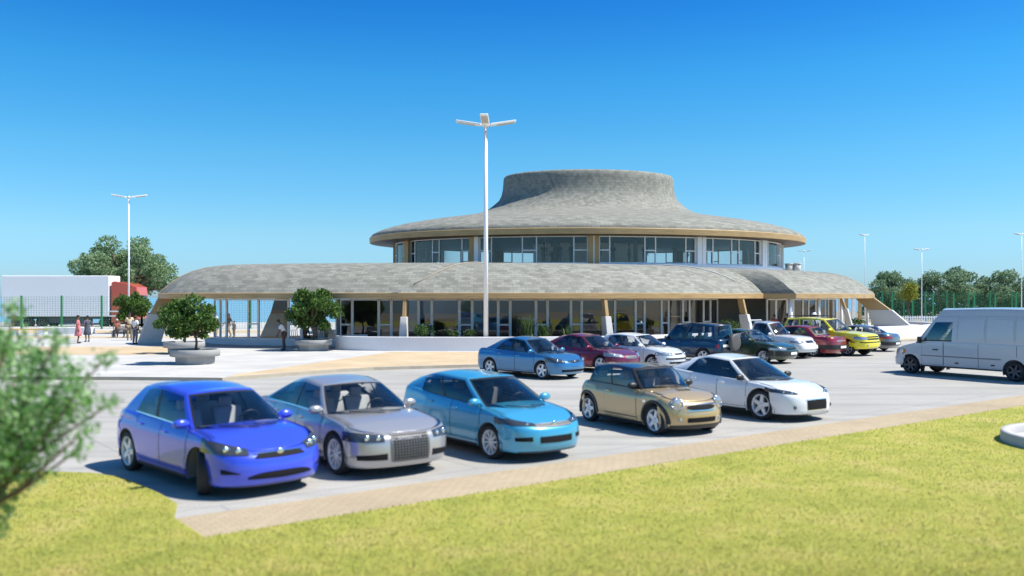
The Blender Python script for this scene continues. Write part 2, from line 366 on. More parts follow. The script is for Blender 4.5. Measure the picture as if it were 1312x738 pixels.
    def make(s):
        c = s.c; body = MB(); T = [0, .03, .07, .12, .18, .25, .34, .44, .55, .64, .70, .75, .79, .82, .85, .88, .91, .94, .965, .985, 1]
        # columns
        xs = set(lin(s.XJr, s.XJf, 30)); Ra = c['rw'] + c['Ra']
        for xw in (c['wb'] / 2, -c['wb'] / 2):
            xs = {x for x in xs if not (abs(x - xw) < Ra + .03) or x in (s.XJr, s.XJf)}
            for k in range(19):
                x = xw + Ra * .9999 * math.cos(PI * k / 18)
                if s.XJr < x < s.XJf: xs.add(x)
            for e in (-1, 1):
                x = xw + e * (Ra + .004)
                if s.XJr < x < s.XJf: xs.add(x)
        xs = sorted(xs); NC = 14
        cols = [('r', a) for a in lin(0, 1, NC)] + [('x', x) for x in xs[1:-1]] + [('f', a) for a in lin(1, 0, NC)]
        info = []
        for k, a in cols:
            if k == 'x': xr, cap = a, False
            else: xr, cap = s.xref(a, k), True
            info.append((xr, cap))
        for sg in (1, -1):
            rows = []
            for (k, a), (xr, cap) in zip(cols, info):
                zb, zt = s.zb(xr, cap), s.sh(xr)
                rows.append([(s.side(a, zb + (zt - zb) * t, sg) if k == 'x' else s.S(k, a, zb + (zt - zb) * t, sg)) for t in T])
            body.grid(rows, 0, True, flip=sg < 0)
        # bonnet and boot lid (lateral ribs between the top edges)
        def top_rows(idx, crown, mi=0):
            if len(idx) < 2: return
            ymax = max(s_edge[i].y for i in idx); rows = []
            for i in idx:
                e = s_edge[i]; ff = min(1, (e.y / ymax) ** 1.6) if ymax else 0
                rows.append([(e.x, v * e.y, e.z + crown * ff * (1 - abs(v) ** 2.4)) for v in lin(-1, 1, 15)])
            body.grid(rows, mi, True)
        s_edge = []
        for (k, a), (xr, cap) in zip(cols, info):
            zt = s.sh(xr); s_edge.append(s.side(a, zt, 1) if k == 'x' else s.S(k, a, zt, 1))
        g = c['gh']  # greenhouse: xA, xW, xD, xB, roof front/rear x centre & corner, heights
        top_rows([i for i, e in enumerate(info) if e[0] >= g['xA'] - .12], c['hcrown'])
        top_rows([i for i, e in enumerate(info) if e[0] <= g['xD'] + .12], c['tcrown'])
        ymax = c['W'] - .06
        # greenhouse
        zroof = ip([(g['rr'], g['zr']), ((g['rr'] + g['rf']) / 2, g['zm']), (g['rf'], g['zf'])])
        yroof = ip([(g['rr'], g['yr']), ((g['rr'] + g['rf']) / 2, g['ym']), (g['rf'], g['yf'])])
        ub = sorted({0., 1., *[x for w in c['wins'] for x in w]}); us = []
        for i in range(len(ub) - 1): us += lin(ub[i], ub[i + 1], max(2, int((ub[i + 1] - ub[i]) * 26) + 2))[:-1]
        us.append(1.)
        vw = [0, .2, .4, .6, .75, .85, .92, .96, 1]; vr = [1, .96, c['rearwin'][2], .7, .5, .25, 0]
        Tg = [0, .03, .07, .16, .3, .45, .6, .74, .84, .90, .95, 1]
        if 'tg' in c: Tg = sorted(set(Tg) | set(c['tg']))
        yA, yD = s.topedge(g['xA']) - c['shelf'], s.topedge(g['xD']) - c['shelf']; yRf, yRr = g['yf'], g['yr']
        def zc(x, y, crown):   # height of bonnet or boot surface under a point
            xx = max(min(x, s.F - .02), s.Rr + .02); e = max(.05, s.topedge(xx)); return s.sh(xx) + crown * max(0, 1 - min(1, abs(y) / e) ** 2.4) * min(1, (e / ymax) ** 1.6)
        cr = c['crown']
        def bp(seg, p):
            if seg == 'w':
                y = p * yA; x = g['xW'] - (g['xW'] - g['xA']) * p ** 2.2; b = Vector((x, y, zc(x, y, c['hcrown']) - .012))
                yt = p * yRf; r = Vector((g['rfc'] - (g['rfc'] - g['rf']) * p ** 2.2, yt, zroof(g['rf']) + cr * (1 - p ** 2.2) * .8))
            elif seg == 's':
                x = g['xA'] + (g['xD'] - g['xA']) * p; b = Vector((x, s.topedge(x) - c['shelf'], s.sh(x) - .012))
                xr = roofx(p, x); r = Vector((xr, yroof(xr), zroof(xr)))
            else:
                y = p * yD; x = g['xB'] + (g['xD'] - g['xB']) * p ** 2.2; b = Vector((x, y, zc(x, y, c['tcrown']) - .012))
                yt = p * yRr; r = Vector((g['rrc'] + (g['rr'] - g['rrc']) * p ** 2.2, yt, zroof(g['rr']) + cr * (1 - p ** 2.2) * .8))
            return b, r
        uv0 = c.get('vert')
        def roofx(p, x):
            if not uv0: return g['rf'] + (g['rr'] - g['rf']) * p
            if p >= uv0: return max(x, g['rr'])
            x0 = g['xA'] + (g['xD'] - g['xA']) * uv0; return g['rf'] + (x0 - g['rf']) * p / uv0
        gc = [('w', v) for v in vw] + [('s', u) for u in us[1:]] + [('r', v) for v in vr[1:]]
        def gpt(seg, p, t, sg):
            b, r = bp(seg, p); q = b.lerp(r, t); bl = 4 * t * (1 - t)
            gb = c['gbulge'] * bl
            if seg == 's': q.y += gb * 1.3
            elif seg == 'w': q.x += gb * (1 - p) * 1.5; q.z += gb * (1 - p); q.y += gb * 1.3 * p ** 4
            else: q.x -= gb * (1 - p) * 2 + c.get('rbulge', 0) * bl; q.z += gb * (1 - p) * 1.2; q.y += gb * 1.3 * p ** 4
            if t > .93: q.z += 0
            q.y *= sg; return q
        glassparts = {}
        for sg in (1, -1):
            G = [[gpt(k, p, t, sg) for t in Tg] for k, p in gc]; nT = len(Tg)
            for i in range(len(gc) - 1):
                for j in range(nT - 1):
                    k0, p0 = gc[i]; k1, p1 = gc[i + 1]; tm = (Tg[j] + Tg[j + 1]) / 2
                    seg = k1 if not (k0 == 'w' and k1 == 's') else 's'
                    pm = (p0 + p1) / 2 if k0 == k1 else (p1 / 2 if k1 == 's' else (1 + p1) / 2)
                    if k0 == 's' and k1 == 'r': seg = 'r'
                    q = [G[i][j], G[i + 1][j], G[i + 1][j + 1], G[i][j + 1]]
                    if sg < 0: q = q[::-1]
                    dest, mi = None, 0
                    if seg == 'w':
                        wh = c.get('wshi', .95)
                        if pm < .92 and .03 < tm < (wh if wh < .9 else .90): dest = 'windscreen'
                        elif tm < .03 or (pm < .96 and tm < wh): mi = 1
                        else: mi = 3 if c.get('darkpillar') is None else 1
                    elif seg == 'r':
                        lo, hi, wd = c['rearwin']
                        if pm < wd and lo < tm < hi and not c['noglassrear']: dest = 'rear_window'
                        elif pm < wd + .06 and lo - .05 < tm < hi + .03: mi = 1
                        else: mi = 3 if tm > hi else 0
                        if c.get('darkpillar') and dest is None: mi = 1 if tm < .9 else 3
                    else:
                        lo, hi = .07, c.get('winhi', .90)
                        for wi, (u0, u1) in enumerate(c['wins']):
                            if u0 < pm < u1 and lo < tm < hi: dest = ('side_window', sg, wi)
                        if dest is None:
                            if lo < tm < hi and c['blackpill'] and c['wins'] and c['wins'][0][0] < pm < c['wins'][-1][1]: mi = 1
                            elif .03 < tm < lo and c['wins'] and c['wins'][0][0] < pm < c['wins'][-1][1]: mi = 5 if c.get('belt') else 1
                            elif tm > .9: mi = 3
                            if c.get('darkpillar') and tm < .9: mi = 1
                    tgt = body if dest is None else glassparts.setdefault(dest, MB())
                    tgt.add(q, [(0, 1, 2, 3)], mi if dest is None else 0, True)
            # half of the roof skin
        rid = [(k, p) for k, p in gc]; RP = [gpt(k, p, 1, 1) for k, p in gc]; rows = []
        for (k, p), e in zip(rid, RP):
            ff = p ** 2.2 if k != 's' else 1; rows.append([(e.x, v * e.y, e.z + (cr * .8 * ff * (1 - abs(v) ** 2.2) if k == 's' else cr * .8 * (1 - (abs(v) * p) ** 2.2) - cr * .8 * (1 - p ** 2.2))) for v in lin(-1, 1, 13)])
        body.grid(rows, 3, True)
        s.gpt = gpt
        # dark wheel houses, underside, cabin tub
        for xw in (c['wb'] / 2, -c['wb'] / 2):
            for sg in (1, -1):
                y1, y0 = sg * (c['W'] * .985 * s.plan(xw) - .012), sg * (c['W'] - .36); rr_ = Ra + .006
                pr = [(xw + rr_ * math.cos(a), c['rw'] + rr_ * math.sin(a)) for a in lin(-.35, PI + .35, 22)]
                body.grid([[(x, y1, z) for x, z in pr], [(x, y0, z) for x, z in pr]], 2, True)
                body.add([(x, y0, z) for x, z in pr], [tuple(range(22))], 2)
        zf = c['clear'] + .03; rows = []
        yw = c['W'] - .37
        body.add([(s.F - .25, -yw, zf), (s.F - .25, yw, zf), (s.Rr + .25, yw, zf), (s.Rr + .25, -yw, zf)], [(0, 1, 2, 3)], 2)
        wi_ = c['wb'] / 2 - Ra - .03; yo = c['W'] * .9
        body.add([(wi_, -yo, zf), (wi_, yo, zf), (-wi_, yo, zf), (-wi_, -yo, zf)], [(0, 1, 2, 3)], 2)
        xa, xb = g['xW'] - .15, max(g['xB'] + .2, s.Rr + .35); yt = min(yA, yD) - .045; zfl = .42
        if 'notub' not in c:
            zA, zD = s.sh(xa) - .03, s.sh(xb) - .02
            for y in (-yt, yt): body.add([(xa - .25, y, zfl), (xb, y, zfl), (xb, y, zD), (xa - .25, y, zA)], [(0, 1, 2, 3)], 2)
            body.add([(xa - .25, -yt, zfl), (xa - .25, yt, zfl), (xb, yt, zfl), (xb, -yt, zfl)], [(0, 1, 2, 3)], 2)
            body.add([(xb, -yt, zfl), (xb, yt, zfl), (xb, yt, zD), (xb, -yt, zD)], [(0, 1, 2, 3)], 2)
        # panel gaps and doors
        doors = c['doors'] if c['doors'] is not None else [(.02, g['xA'] - .02), (-.93, 0.)]
        def dz(x):
            z = c['clear'] + .10
            for xw in (c['wb'] / 2, -c['wb'] / 2):
                d = abs(x - xw); Rq = Ra + .06
                if d < Rq: z = max(z, c['rw'] + math.sqrt(Rq * Rq - d * d))
            return z
        for sg in (1, -1):
            for (x0, x1) in doors: s.side_patch(body, sg, x0 - .009, x1 + .009, lambda x: dz(x) - .009, lambda x: s.sh(x) - .012, .0025, 22, 8, 1)
        if c['trimline']:
            z0, z1, mi = c['trimline']
            for sg in (1, -1): s.side_patch(body, sg, -c['wb'] / 2 + Ra + .05, c['wb'] / 2 - Ra - .05, z0, z1, .012, 20, 3, mi)
        if c.get('archmat'):
            for xw in (c['wb'] / 2, -c['wb'] / 2):
                for sg in (1, -1):
                    rows = []
                    for a in lin(-.12, PI + .12, 26):
                        q0 = Ra - .004; q1 = Ra + c.get('archw', .065); pts = []
                        for rr_, of in ((q0, -.02), (q0, .016), (q0 + (q1 - q0) * .7, .02), (q1, .004)):
                            x = xw + rr_ * math.cos(a); z = max(c['clear'] + .005, c['rw'] + rr_ * math.sin(a)); y = s.side(x, max(z, s.zb(x) + .001), 1, 0).y + of; pts.append((x, y * sg, z))
                        rows.append(pts)
                    body.grid(rows, 1, True)
        b = body.build('body', s.mats, s.root, weld=.0009); s.body = b
        for k in range(2):
            pass
        for key, mb in glassparts.items():
            nm = key if isinstance(key, str) else key[0]; mb.build(nm, M[c['glass']], s.root, weld=.0005)
        for sg in (1, -1):
            for (x0, x1) in doors:
                d = MB(); s.side_patch(d, sg, x0, x1, dz, lambda x: s.sh(x) - .012 if True else 0, .0055, 22, 12, 0); do = d.build('door', [c['paint']], s.root)
                h = MB(); xh = x0 + .14; zh = s.sh(xh) - c.get('hdrop', .14); p = s.side(xh, zh, sg, .025); h.beam(p - Vector((.09, 0, 0)), p + Vector((.09, 0, .004)), .03, .032, 0)
                h.build('handle', [M['black'] if c.get('blackhandle') else c['paint']], do, bevel=.008)
        # mirrors
        if c['mirror']:
            for sg in (1, -1):
                m = MB(); x = g['xA'] - .17; y = (s.topedge(x) + .085) * sg; z = s.sh(x) + .07
                m.ell((x, y, z), (.07, .135, .078), 14, 8); m.beam((x, y, z - .02), (x + .02, y - sg * .14, z - .075), .04, .035)
                m.build('mirror', [M['black'] if c.get('blackmirror') else (c['paint'])], s.root)
        # wheels
        for xw, fr in ((c['wb'] / 2, True), (-c['wb'] / 2, False)):
            for sg in (1, -1):
                t, r, d = wheel_meshes(c['rw'], c['tw'], c['spokes'], c['rimmat'])
                w = d.build('wheel', [M['black']], s.root); w.location = (xw, sg * (c['W'] - c['tw'] / 2 - .02), c['rw'])
                w.rotation_euler = (0, .35 * sg + xw, (0 if sg > 0 else PI) + (c['steer'] if fr else 0))
                t.build('tyre', [M['tyre']], w); r.build('rim', [M[c['rimmat']]], w)
        # seats and dashboard
        if c['seats']:
            xs_ = (g['rf'] - .38); zs = s.sh(xs_)
            def seat(nm, x, y0, y1, hr):
                m = MB(); rows = []
                for (dx, z) in ((.10, .45), (.02, .75), (-.10, zs + .08), (-.13, zs + .12)): rows.append([(x + dx, y, z) for y in lin(y0, y1, 5)])
                rows2 = [[(p[0] - .13, p[1], p[2]) for p in r_] for r_ in rows][::-1]
                m.grid(rows + rows2 + [rows[0]], 0, True)
                for y in hr: m.box((x - .18, y, zs + .20), (.09, .22, .16))
                m.build(nm, [M[c['seatmat']]], s.root, bevel=.03)
            for sg in (1, -1): seat('seat', xs_, sg * .37 - .25, sg * .37 + .25, (sg * .37,))
            if g['xD'] < xs_ - .75: seat('rear_seat', xs_ - .85, -.62, .62, (-.37, .37))
            m = MB(); xd = g['xA'] - .12; zd = s.sh(xd)
            m.box((xd + .05, 0, zd - .1), (.42, 2 * yA - .14, .2)); m.build('dashboard', [M['darkseat']], s.root, bevel=.04)
            m = MB(); pts = [(xd - .30 + .05 * math.cos(a), .37 + .18 * math.sin(a), zd + .0 + .16 * math.cos(a)) for a in lin(0, 2 * PI, 25)]
            m.tube(pts, .016, 6, cap=False); m.tube([(xd - .3, .37, zd), (xd - .12, .37, zd - .06)], .03, 6); m.build('steering_wheel', [M['black']], s.root)
        mb = MB()
        for p0, p1, sg in ((.55, .02, 1), (.10, .62, -1)):
            a_, b_ = gpt('w', p0, .015, sg if p0 > .2 else -sg), gpt('w', p1, .075, sg); o_ = Vector((.02, 0, .02)); mb.tube([a_ + o_, b_ + o_], .010, 5)
        mb.build('wiper', [M['black']], s.root)
        mb = MB()
        for sg in (1, -1): s.side_patch(mb, sg, -c['wb'] / 2 + Ra + .03, c['wb'] / 2 - Ra - .03, c['clear'] + .0, c['clear'] + .055, .004, 12, 3)
        mb.build('sill_cladding_shade', [M['black']], s.root)  # black lower cladding, with the shadow along the car's underside painted in
        if c['front']: c['front'](s)
        if c['rear']: c['rear'](s)
    def patch(s, name, mat, end, y0, y1, zl, zu, off=.006, parent=None, n=14, m=5):
        mb = MB(); s.end_patch(mb, end, y0, y1, zl, zu, off, n, m); return mb.build(name, [M[mat] if isinstance(mat, str) else mat], parent or s.root)
    def plate(s, end, z, off=.02, w=.26, h=.055, y=0.):
        mb = MB(); x = s.S(end, 0.0, z, 1).x; d = 1 if end == 'f' else -1
        mb.box((x + d * (off + .006), y, z), (.012, w * 2, h * 2)); return mb.build('number_plate', [M['plate']], s.root, bevel=.004)
    def blob(s, name, mat, end, yf, z, r, off, sq=.35, parent=None, n=14):
        mb = MB(); a = s.a_of_y(abs(yf)); p = s.S(end, a, z, 1 if yf >= 0 else -1, off); mb.ell(p, (r * sq + .01, r, r) if a < .6 else (r * .7, r * .8, r), n, 8)
        return mb.build(name, [M[mat]], parent or s.root)
    def place(s, head, wheel, wpos):
        """turn to heading (world x, y) and put the named wheel's contact on wpos"""
        rz = math.atan2(head[1], head[0]); f, sd = wheel
        l = Vector((s.c['wb'] / 2 * f, (s.c['W'] - .08) * sd, 0)) * s.c.get('sc', 1); l.rotate(Matrix.Rotation(rz, 3, 'Z'))
        s.root.location = (wpos[0] - l.x, wpos[1] - l.y, 0); s.root.rotation_euler = (0, 0, rz); s.root.scale = (s.c.get('sc', 1),) * 3

def gh(xW, xA, xD, xB, rfc, rf, rr, rrc, zf, zm, zr, yf=.58, ym=.60, yr=.55):
    return dict(xW=xW, xA=xA, xD=xD, xB=xB, rfc=rfc, rf=rf, rr=rr, rrc=rrc, zf=zf, zm=zm, zr=zr, yf=yf, ym=ym, yr=yr)
def tails(s, y0=.55, y1=1.05, z0=.72, z1=.92, mat='redlens', pz=.6):
    for sg in (1, -1): s.patch('tail_light', mat, 'r', sg * y0, sg * y1, z0, z1, .008)
    s.plate('r', pz)
HD = (.605, -.796); HB = (.72, -.694); BACK = (-.68, .733)
GF = 'cars parked in the near row'; GB = 'cars parked in the row beside the building'
def lamp(s, y0, y1, zl, zu, mat='lens', refl=None):
    for sg in (1, -1):
        h = s.patch('headlight', mat, 'f', sg * y0, sg * y1, zl, zu, .008, n=18, m=7)
        for (yf, z, r) in (refl or []):
            s.blob('reflector', 'chrome', 'f', sg * yf, z, r, .004, .25, h)
M['grillebar'] = plain('grille_metal', (.14, .14, .145), .5, .4)
def chrome_badge(s, z, r=.05, off=.02):
    mb = MB(); p = s.S('f', 0, z, 1, off); mb.ell(p, (.016, r, r * .75), 12, 8); mb.build('badge', [M['chrome']], s.root)

# ---- 1 bright blue five-door hatchback, nearest
def f1(s):
    lamp(s, .54, 1.16, lambda y: .640 + .06 * max(0, abs(y) - .60), lambda y: .722 + .25 * (abs(y) - .54), 'lensdark', [(.68, .70, .055), (.84, .725, .055)])
    s.patch('grille', 'grille', 'f', -.46, .46, lambda y: .585 + .05 * abs(y) ** 2, lambda y: .665 - .05 * (abs(y) / .46) ** 6, .006)
    s.patch('chrome_bar', 'chrome', 'f', -.46, .46, lambda y: .648, lambda y: .664, .016, m=3)
    chrome_badge(s, .648, .062, .024)
    s.patch('lower_intake', 'grille', 'f', -.60, .60, lambda y: .285 + .03 * abs(y), lambda y: .395 - .06 * (abs(y) / .6) ** 4, .005)
    for sg in (1, -1): s.patch('fog_lamp_recess', 'grille', 'f', sg * .70, sg * .93, lambda y: .385, lambda y: .385 + .075 * (abs(y) - .66) / .27, .005)
    s.patch('chin_lip', 'black', 'f', -.9, .9, .19, .205, .012, m=2)
car1 = Car('bright blue five-door hatchback with its front wheels turned, nearest car to the lawn corner', GF, wb=2.685, fo=.93, ro=.80, W=.905, rw=.335, cf=.66, cr=.5, n=2.6, paint=paint('blue_paint', (.045, .085, .70), .2), rin=.045, hcrown=.045, belt=True,
    fprof=[(.18, .10), (.26, .03), (.36, 0), (.50, .01), (.60, .04), (.68, .10), (.76, .2), (.9, .36)], rprof=[(.2, .12), (.32, .02), (.5, 0), (.8, .02), (.98, .07), (1.15, .12)],
    shoulder=[(-2.15, 1.0), (-1.6, 1.02), (-.6, .99), (.5, .95), (1.0, .93), (1.5, .875), (1.95, .785), (2.15, .73), (2.28, .685)],
    gh=gh(1.42, .98, -1.72, -2.02, .46, .28, -1.36, -1.55, 1.415, 1.475, 1.41, .57, .60, .55), wins=[(.05, .45), (.50, .80)], spokes=5, steer=-.42, front=f1, seatmat='seat')
car1.place((.70, -.714), (1, -1), at(258, 634))

# ---- 2 silver luxury saloon with a tall grille
def f2(s):
    lamp(s, .50, 1.04, lambda y: .615, lambda y: .715 + .10 * (abs(y) - .5), 'lensdark', [(.60, .672, .045), (.78, .68, .05)])
    g = s.patch('grille', 'grille', 'f', -.36, .36, lambda y: .30, lambda y: .705 - .02 * abs(y), .008, n=10)
    mb = MB()
    for k in range(9): s.end_patch(mb, 'f', -.35, .35, .315 + k * .044, .327 + k * .044, .016, 10, 2)
    for k in range(13): y = -.35 + k * .7 / 12; s.end_patch(mb, 'f', y - .008, y + .008, .305, .70, .015, 2, 6)
    mb.build('grille_bars', [M['grillebar']], g)
    mb = MB(); s.end_patch(mb, 'f', -.39, .39, .700, .722, .014, 10, 3); s.end_patch(mb, 'f', -.37, .37, .283, .302, .014, 10, 3)
    for sg in (1, -1): s.end_patch(mb, 'f', sg * .355, sg * .39, .29, .715, .014, 3, 6)
    mb.build('grille_frame', [M['grillebar']], g)
    for sg in (1, -1): s.patch('lower_intake', 'grille', 'f', sg * .46, sg * .93, lambda y: .325, lambda y: .43 - .05 * (abs(y) - .46), .006)
car2 = Car('silver grey luxury saloon with a tall chrome mesh grille, between the two blue cars', GF, wb=2.99, fo=.95, ro=1.1, W=.945, rw=.345, cf=.6, cr=.6, n=2.7, paint=paint('silver_paint', (.43, .42, .43), .45, .28), spokes=10, rin=.045, hcrown=.04, belt=True,
    fprof=[(.18, .10), (.27, .02), (.40, 0), (.58, .015), (.68, .045), (.75, .11), (.9, .25)], rprof=[(.2, .12), (.32, .02), (.5, 0), (.8, .03), (.95, .08)],
    shoulder=[(-2.6, .93), (-1.9, 1.0), (-1.0, .985), (0, .965), (1.0, .94), (1.6, .885), (2.1, .80), (2.4, .74)],
    gh=gh(1.42, .98, -1.72, -1.98, .50, .32, -.92, -1.12, 1.39, 1.445, 1.37, .58, .61, .55), wins=[(.05, .43), (.46, .80), (.82, .95)], doors=[(.0, .98), (-1.1, -.02)], front=f2)
car2.place(HD, (1, -1), at(432, 608))

# ---- 3 teal blue wedge-shaped hatchback
def f3(s):
    lamp(s, .50, 1.12, lambda y: .655 + .05 * (abs(y) - .5), lambda y: .70 + .16 * (abs(y) - .5), 'lensdark', [(.66, .69, .035)])
    s.patch('grille', 'grillebar', 'f', -.50, .50, lambda y: .625 + .02 * abs(y), lambda y: .690, .012)
    g = s.patch('lower_intake', 'grille', 'f', -.44, .44, lambda y: .355 + .02 * abs(y), lambda y: .475, .006)
    chrome_badge(s, .66, .06, .022)
    for sg in (1, -1): s.patch('fog_lamp_recess', 'grille', 'f', sg * .60, sg * .90, lambda y: .40, lambda y: .48 - .05 * (abs(y) - .6), .006)
    s.patch('chin_lip', 'black', 'f', -.85, .85, .19, .21, .012, m=2)
car3 = Car('teal blue wedge-shaped hatchback with a high tail, middle car of the near row', GF, wb=2.55, fo=.95, ro=.88, W=.85, rw=.31, cf=.66, cr=.5, n=2.6, paint=paint('teal_paint', (.06, .36, .58), .25), rin=.045, hcrown=.045, spokes=10,
    fprof=[(.18, .09), (.27, .02), (.40, 0), (.52, .01), (.60, .03), (.68, .09), (.76, .2), (.9, .4)], rprof=[(.2, .1), (.32, .02), (.5, 0), (.8, .01), (1.0, .03), (1.15, .06)],
    shoulder=[(-2.16, 1.10), (-1.6, 1.10), (-.7, 1.02), (.4, .95), (1.0, .915), (1.5, .845), (1.95, .755), (2.22, .67)],
    gh=gh(1.50, 1.0, -1.98, -2.10, .36, .16, -1.74, -1.95, 1.385, 1.42, 1.235, .56, .585, .52), wins=[(.05, .42), (.45, .74)], doors=[(.02, .98), (-.88, 0.)], front=f3, seatmat='darkseat')
car3.place(HD, (1, -1), at(630, 588))

# ---- 4 gold small retro hatch, dark roof
def f4(s):
    for sg in (1, -1):
        h = s.blob('headlight', 'lens', 'f', sg * .71, .70, .125, -.01, .28, n=20)
        a = s.a_of_y(.71); p = s.S('f', a, .70, sg, .012); mb = MB(); nrm = (s.S('f', a, .70, sg, .02) - s.S('f', a, .70, sg, 0)).normalized()
        e1 = nrm.cross(Vector((0, 0, 1))).normalized(); e2 = nrm.cross(e1)
        mb.tube([p + e1 * (.132 * math.cos(t)) + e2 * (.132 * math.sin(t)) for t in lin(0, 2 * PI, 29)], .014, 6, cap=False); mb.build('chrome_ring', [M['chrome']], h)
    g = s.patch('grille', 'grille', 'f', -.47, .47, lambda y: .555 + .05 * (abs(y) / .47) ** 3, lambda y: .66 - .03 * (abs(y) / .47) ** 4, .008)
    mb = MB(); s.end_patch(mb, 'f', -.5, .5, .662, .682, .016, 12, 3); s.end_patch(mb, 'f', -.45, .45, .54, .556, .014, 12, 3); mb.build('chrome_bar', [M['chrome']], g)
    s.patch('lower_intake', 'grille', 'f', -.48, .48, .30, .40, .006)
    for sg in (1, -1): s.blob('fog_lamp', 'lens', 'f', sg * .66, .36, .045, 0., .3)
    s.patch('chin_lip', 'black', 'f', -.97, .97, .165, .245, .012, m=3)
    mb = MB(); z = s.sh(1.2) + .05; mb.box((1.22, 0, z), (.12, .40, .05), taper=.8); mb.box((1.285, 0, z), (.012, .34, .03), 1); mb.build('bonnet_scoop', [s.c['paint'], M['grille']], s.root)
    for sg in (1, -1): mb = MB(); p = s.side(.93, .70, sg, .004); mb.box(p, (.10, .012, .05)); mb.build('side_repeater', [M['chrome']], s.root)
    mb = MB()
    for sg in (1, -1): s.side_patch(mb, sg, -s.c['wb'] / 2 + .4, s.c['wb'] / 2 - .4, .165, .235, .014, 10, 3)
    mb.build('sill_trim', [M['black']], s.root)
car4 = Car('small gold hatchback with a dark roof, round headlights and black wheel arches', GF, wb=2.467, fo=.66, ro=.57, W=.83, rw=.315, cf=.52, cr=.42, n=2.3, clear=.16, paint=paint('gold_paint', (.50, .37, .19), .35, .25), roofpaint=paint('dark_roof_paint', (.02, .028, .05), .2), rin=.075, hcrown=.06, spokes=5, archmat=1, darkpillar=True,
    fprof=[(.16, .08), (.26, .02), (.42, 0), (.55, .02), (.66, .05), (.76, .10), (.85, .2)], rprof=[(.16, .1), (.3, .02), (.5, 0), (.8, .04), (.95, .08)],
    shoulder=[(-1.80, .95), (-1.2, .965), (0, .94), (.7, .915), (1.2, .875), (1.6, .80), (1.88, .735)],
    gh=gh(.98, .66, -1.34, -1.62, .38, .20, -1.20, -1.42, 1.345, 1.385, 1.325, .585, .60, .56), wins=[(.04, .50), (.54, .97)], doors=[(-.52, .64)], front=f4, crown=.05, mirror=True, blackmirror=True)
car4.place((.50, -.866), (1, -1), at(840, 557))

# ---- 5 white sporty saloon
def f5(s):
    lamp(s, .60, 1.16, lambda y: .645 + .12 * (abs(y) - .6), lambda y: .705 + .18 * (abs(y) - .6), 'lensdark', [(.74, .69, .04), (.9, .715, .035)])
    s.patch('lower_intake', 'grille', 'f', -.40, .40, lambda y: .30, lambda y: .53 - .03 * abs(y), .008)
    mb = MB(); s.end_patch(mb, 'f', -.43, .43, .53, .545, .012, 10, 2); s.end_patch(mb, 'f', -.42, .42, .285, .30, .012, 10, 2); mb.build('intake_frame', [M['chrome']], s.root)
    for sg in (1, -1): s.blob('fog_lamp', 'lensdark', 'f', sg * .74, .36, .05, .0, .3)
    s.patch('chin_lip', 'black', 'f', -.95, .95, .17, .195, .02, m=2)
car5 = Car('glossy white saloon with big alloy wheels and square black intake, right of the gold hatchback', GF, wb=2.72, fo=.98, ro=1.02, W=.91, rw=.36, cf=.68, cr=.6, n=2.6, paint=paint('white_gloss_paint', (.78, .79, .80), 0., .2), rin=.045, hcrown=.05, spokes=5,
    fprof=[(.17, .08), (.26, .0), (.40, 0), (.55, .02), (.64, .06), (.72, .14), (.85, .3)], rprof=[(.2, .12), (.32, .02), (.5, 0), (.8, .02), (1.0, .07)],
    shoulder=[(-2.38, 1.02), (-1.8, 1.06), (-.8, 1.0), (.3, .94), (1.0, .90), (1.6, .83), (2.0, .745), (2.34, .66)],
    gh=gh(1.42, .92, -1.80, -2.12, .34, .12, -1.18, -1.45, 1.385, 1.435, 1.29, .56, .59, .52), wins=[(.05, .43), (.45, .78)], doors=[(.0, .92), (-.95, -.02)], front=f5, glass='vanglass', seatmat='darkseat', blackmirror=True)
car5.place((.57, -.82), (1, -1), at(976, 538))

# ---- back row, noses to the camera
def f6(s):
    lamp(s, .54, 1.12, lambda y: .60 + .06 * (abs(y) - .56), lambda y: .71 + .18 * (abs(y) - .56), 'lensdark', [(.64, .665, .05), (.82, .69, .055)])
    s.patch('grille', 'grille', 'f', -.40, .40, lambda y: .60 + .04 * (abs(y) / .4) ** 2, .675, .006); s.patch('chrome_bar', 'chrome', 'f', -.40, .40, .632, .645, .012, m=2); chrome_badge(s, .64)
    s.patch('lower_intake', 'grille', 'f', -.72, .72, .285, .365, .006)
car6 = Car('mid blue saloon with silver five-spoke wheels, left end of the row beside the building', GB, wb=2.65, fo=.90, ro=.98, W=.89, rw=.32, paint=paint('mid_blue_paint', (.05, .21, .42), .5), rin=.045,
    shoulder=[(-2.3, .97), (-1.7, 1.02), (-.7, .98), (.4, .93), (1.0, .91), (1.6, .84), (2.0, .75), (2.23, .69)],
    gh=gh(1.46, .98, -1.62, -1.86, .44, .24, -.85, -1.1, 1.39, 1.445, 1.36), wins=[(.05, .45), (.48, .80)], front=f6)
car6.place(HB, (1, -1), at(695, 486))
def f7(s):
    lamp(s, .52, 1.14, lambda y: .61 + .08 * (abs(y) - .5), lambda y: .715 + .16 * (abs(y) - .52), 'lens', [(.7, .68, .05), (.9, .71, .045)])
    s.patch('grille', 'grillebar', 'f', -.42, .42, lambda y: .54 + .08 * abs(y), .675, .008); s.patch('lower_intake', 'grille', 'f', -.6, .6, .28, .36, .006)
car7 = Car('dark maroon saloon between the mid blue saloon and a white hatchback', GB, wb=2.75, fo=.94, ro=1.0, W=.91, rw=.33, paint=paint('maroon_paint', (.22, .02, .055), .45), rin=.045, spokes=5,
    shoulder=[(-2.4, .97), (-1.7, 1.02), (-.7, .98), (.4, .93), (1.0, .91), (1.6, .85), (2.0, .77), (2.32, .70)],
    gh=gh(1.46, .98, -1.66, -1.90, .42, .20, -.85, -1.12, 1.385, 1.44, 1.35), wins=[(.05, .45), (.48, .82)], front=f7)
car7.place(HB, (1, -1), at(770, 477.5))
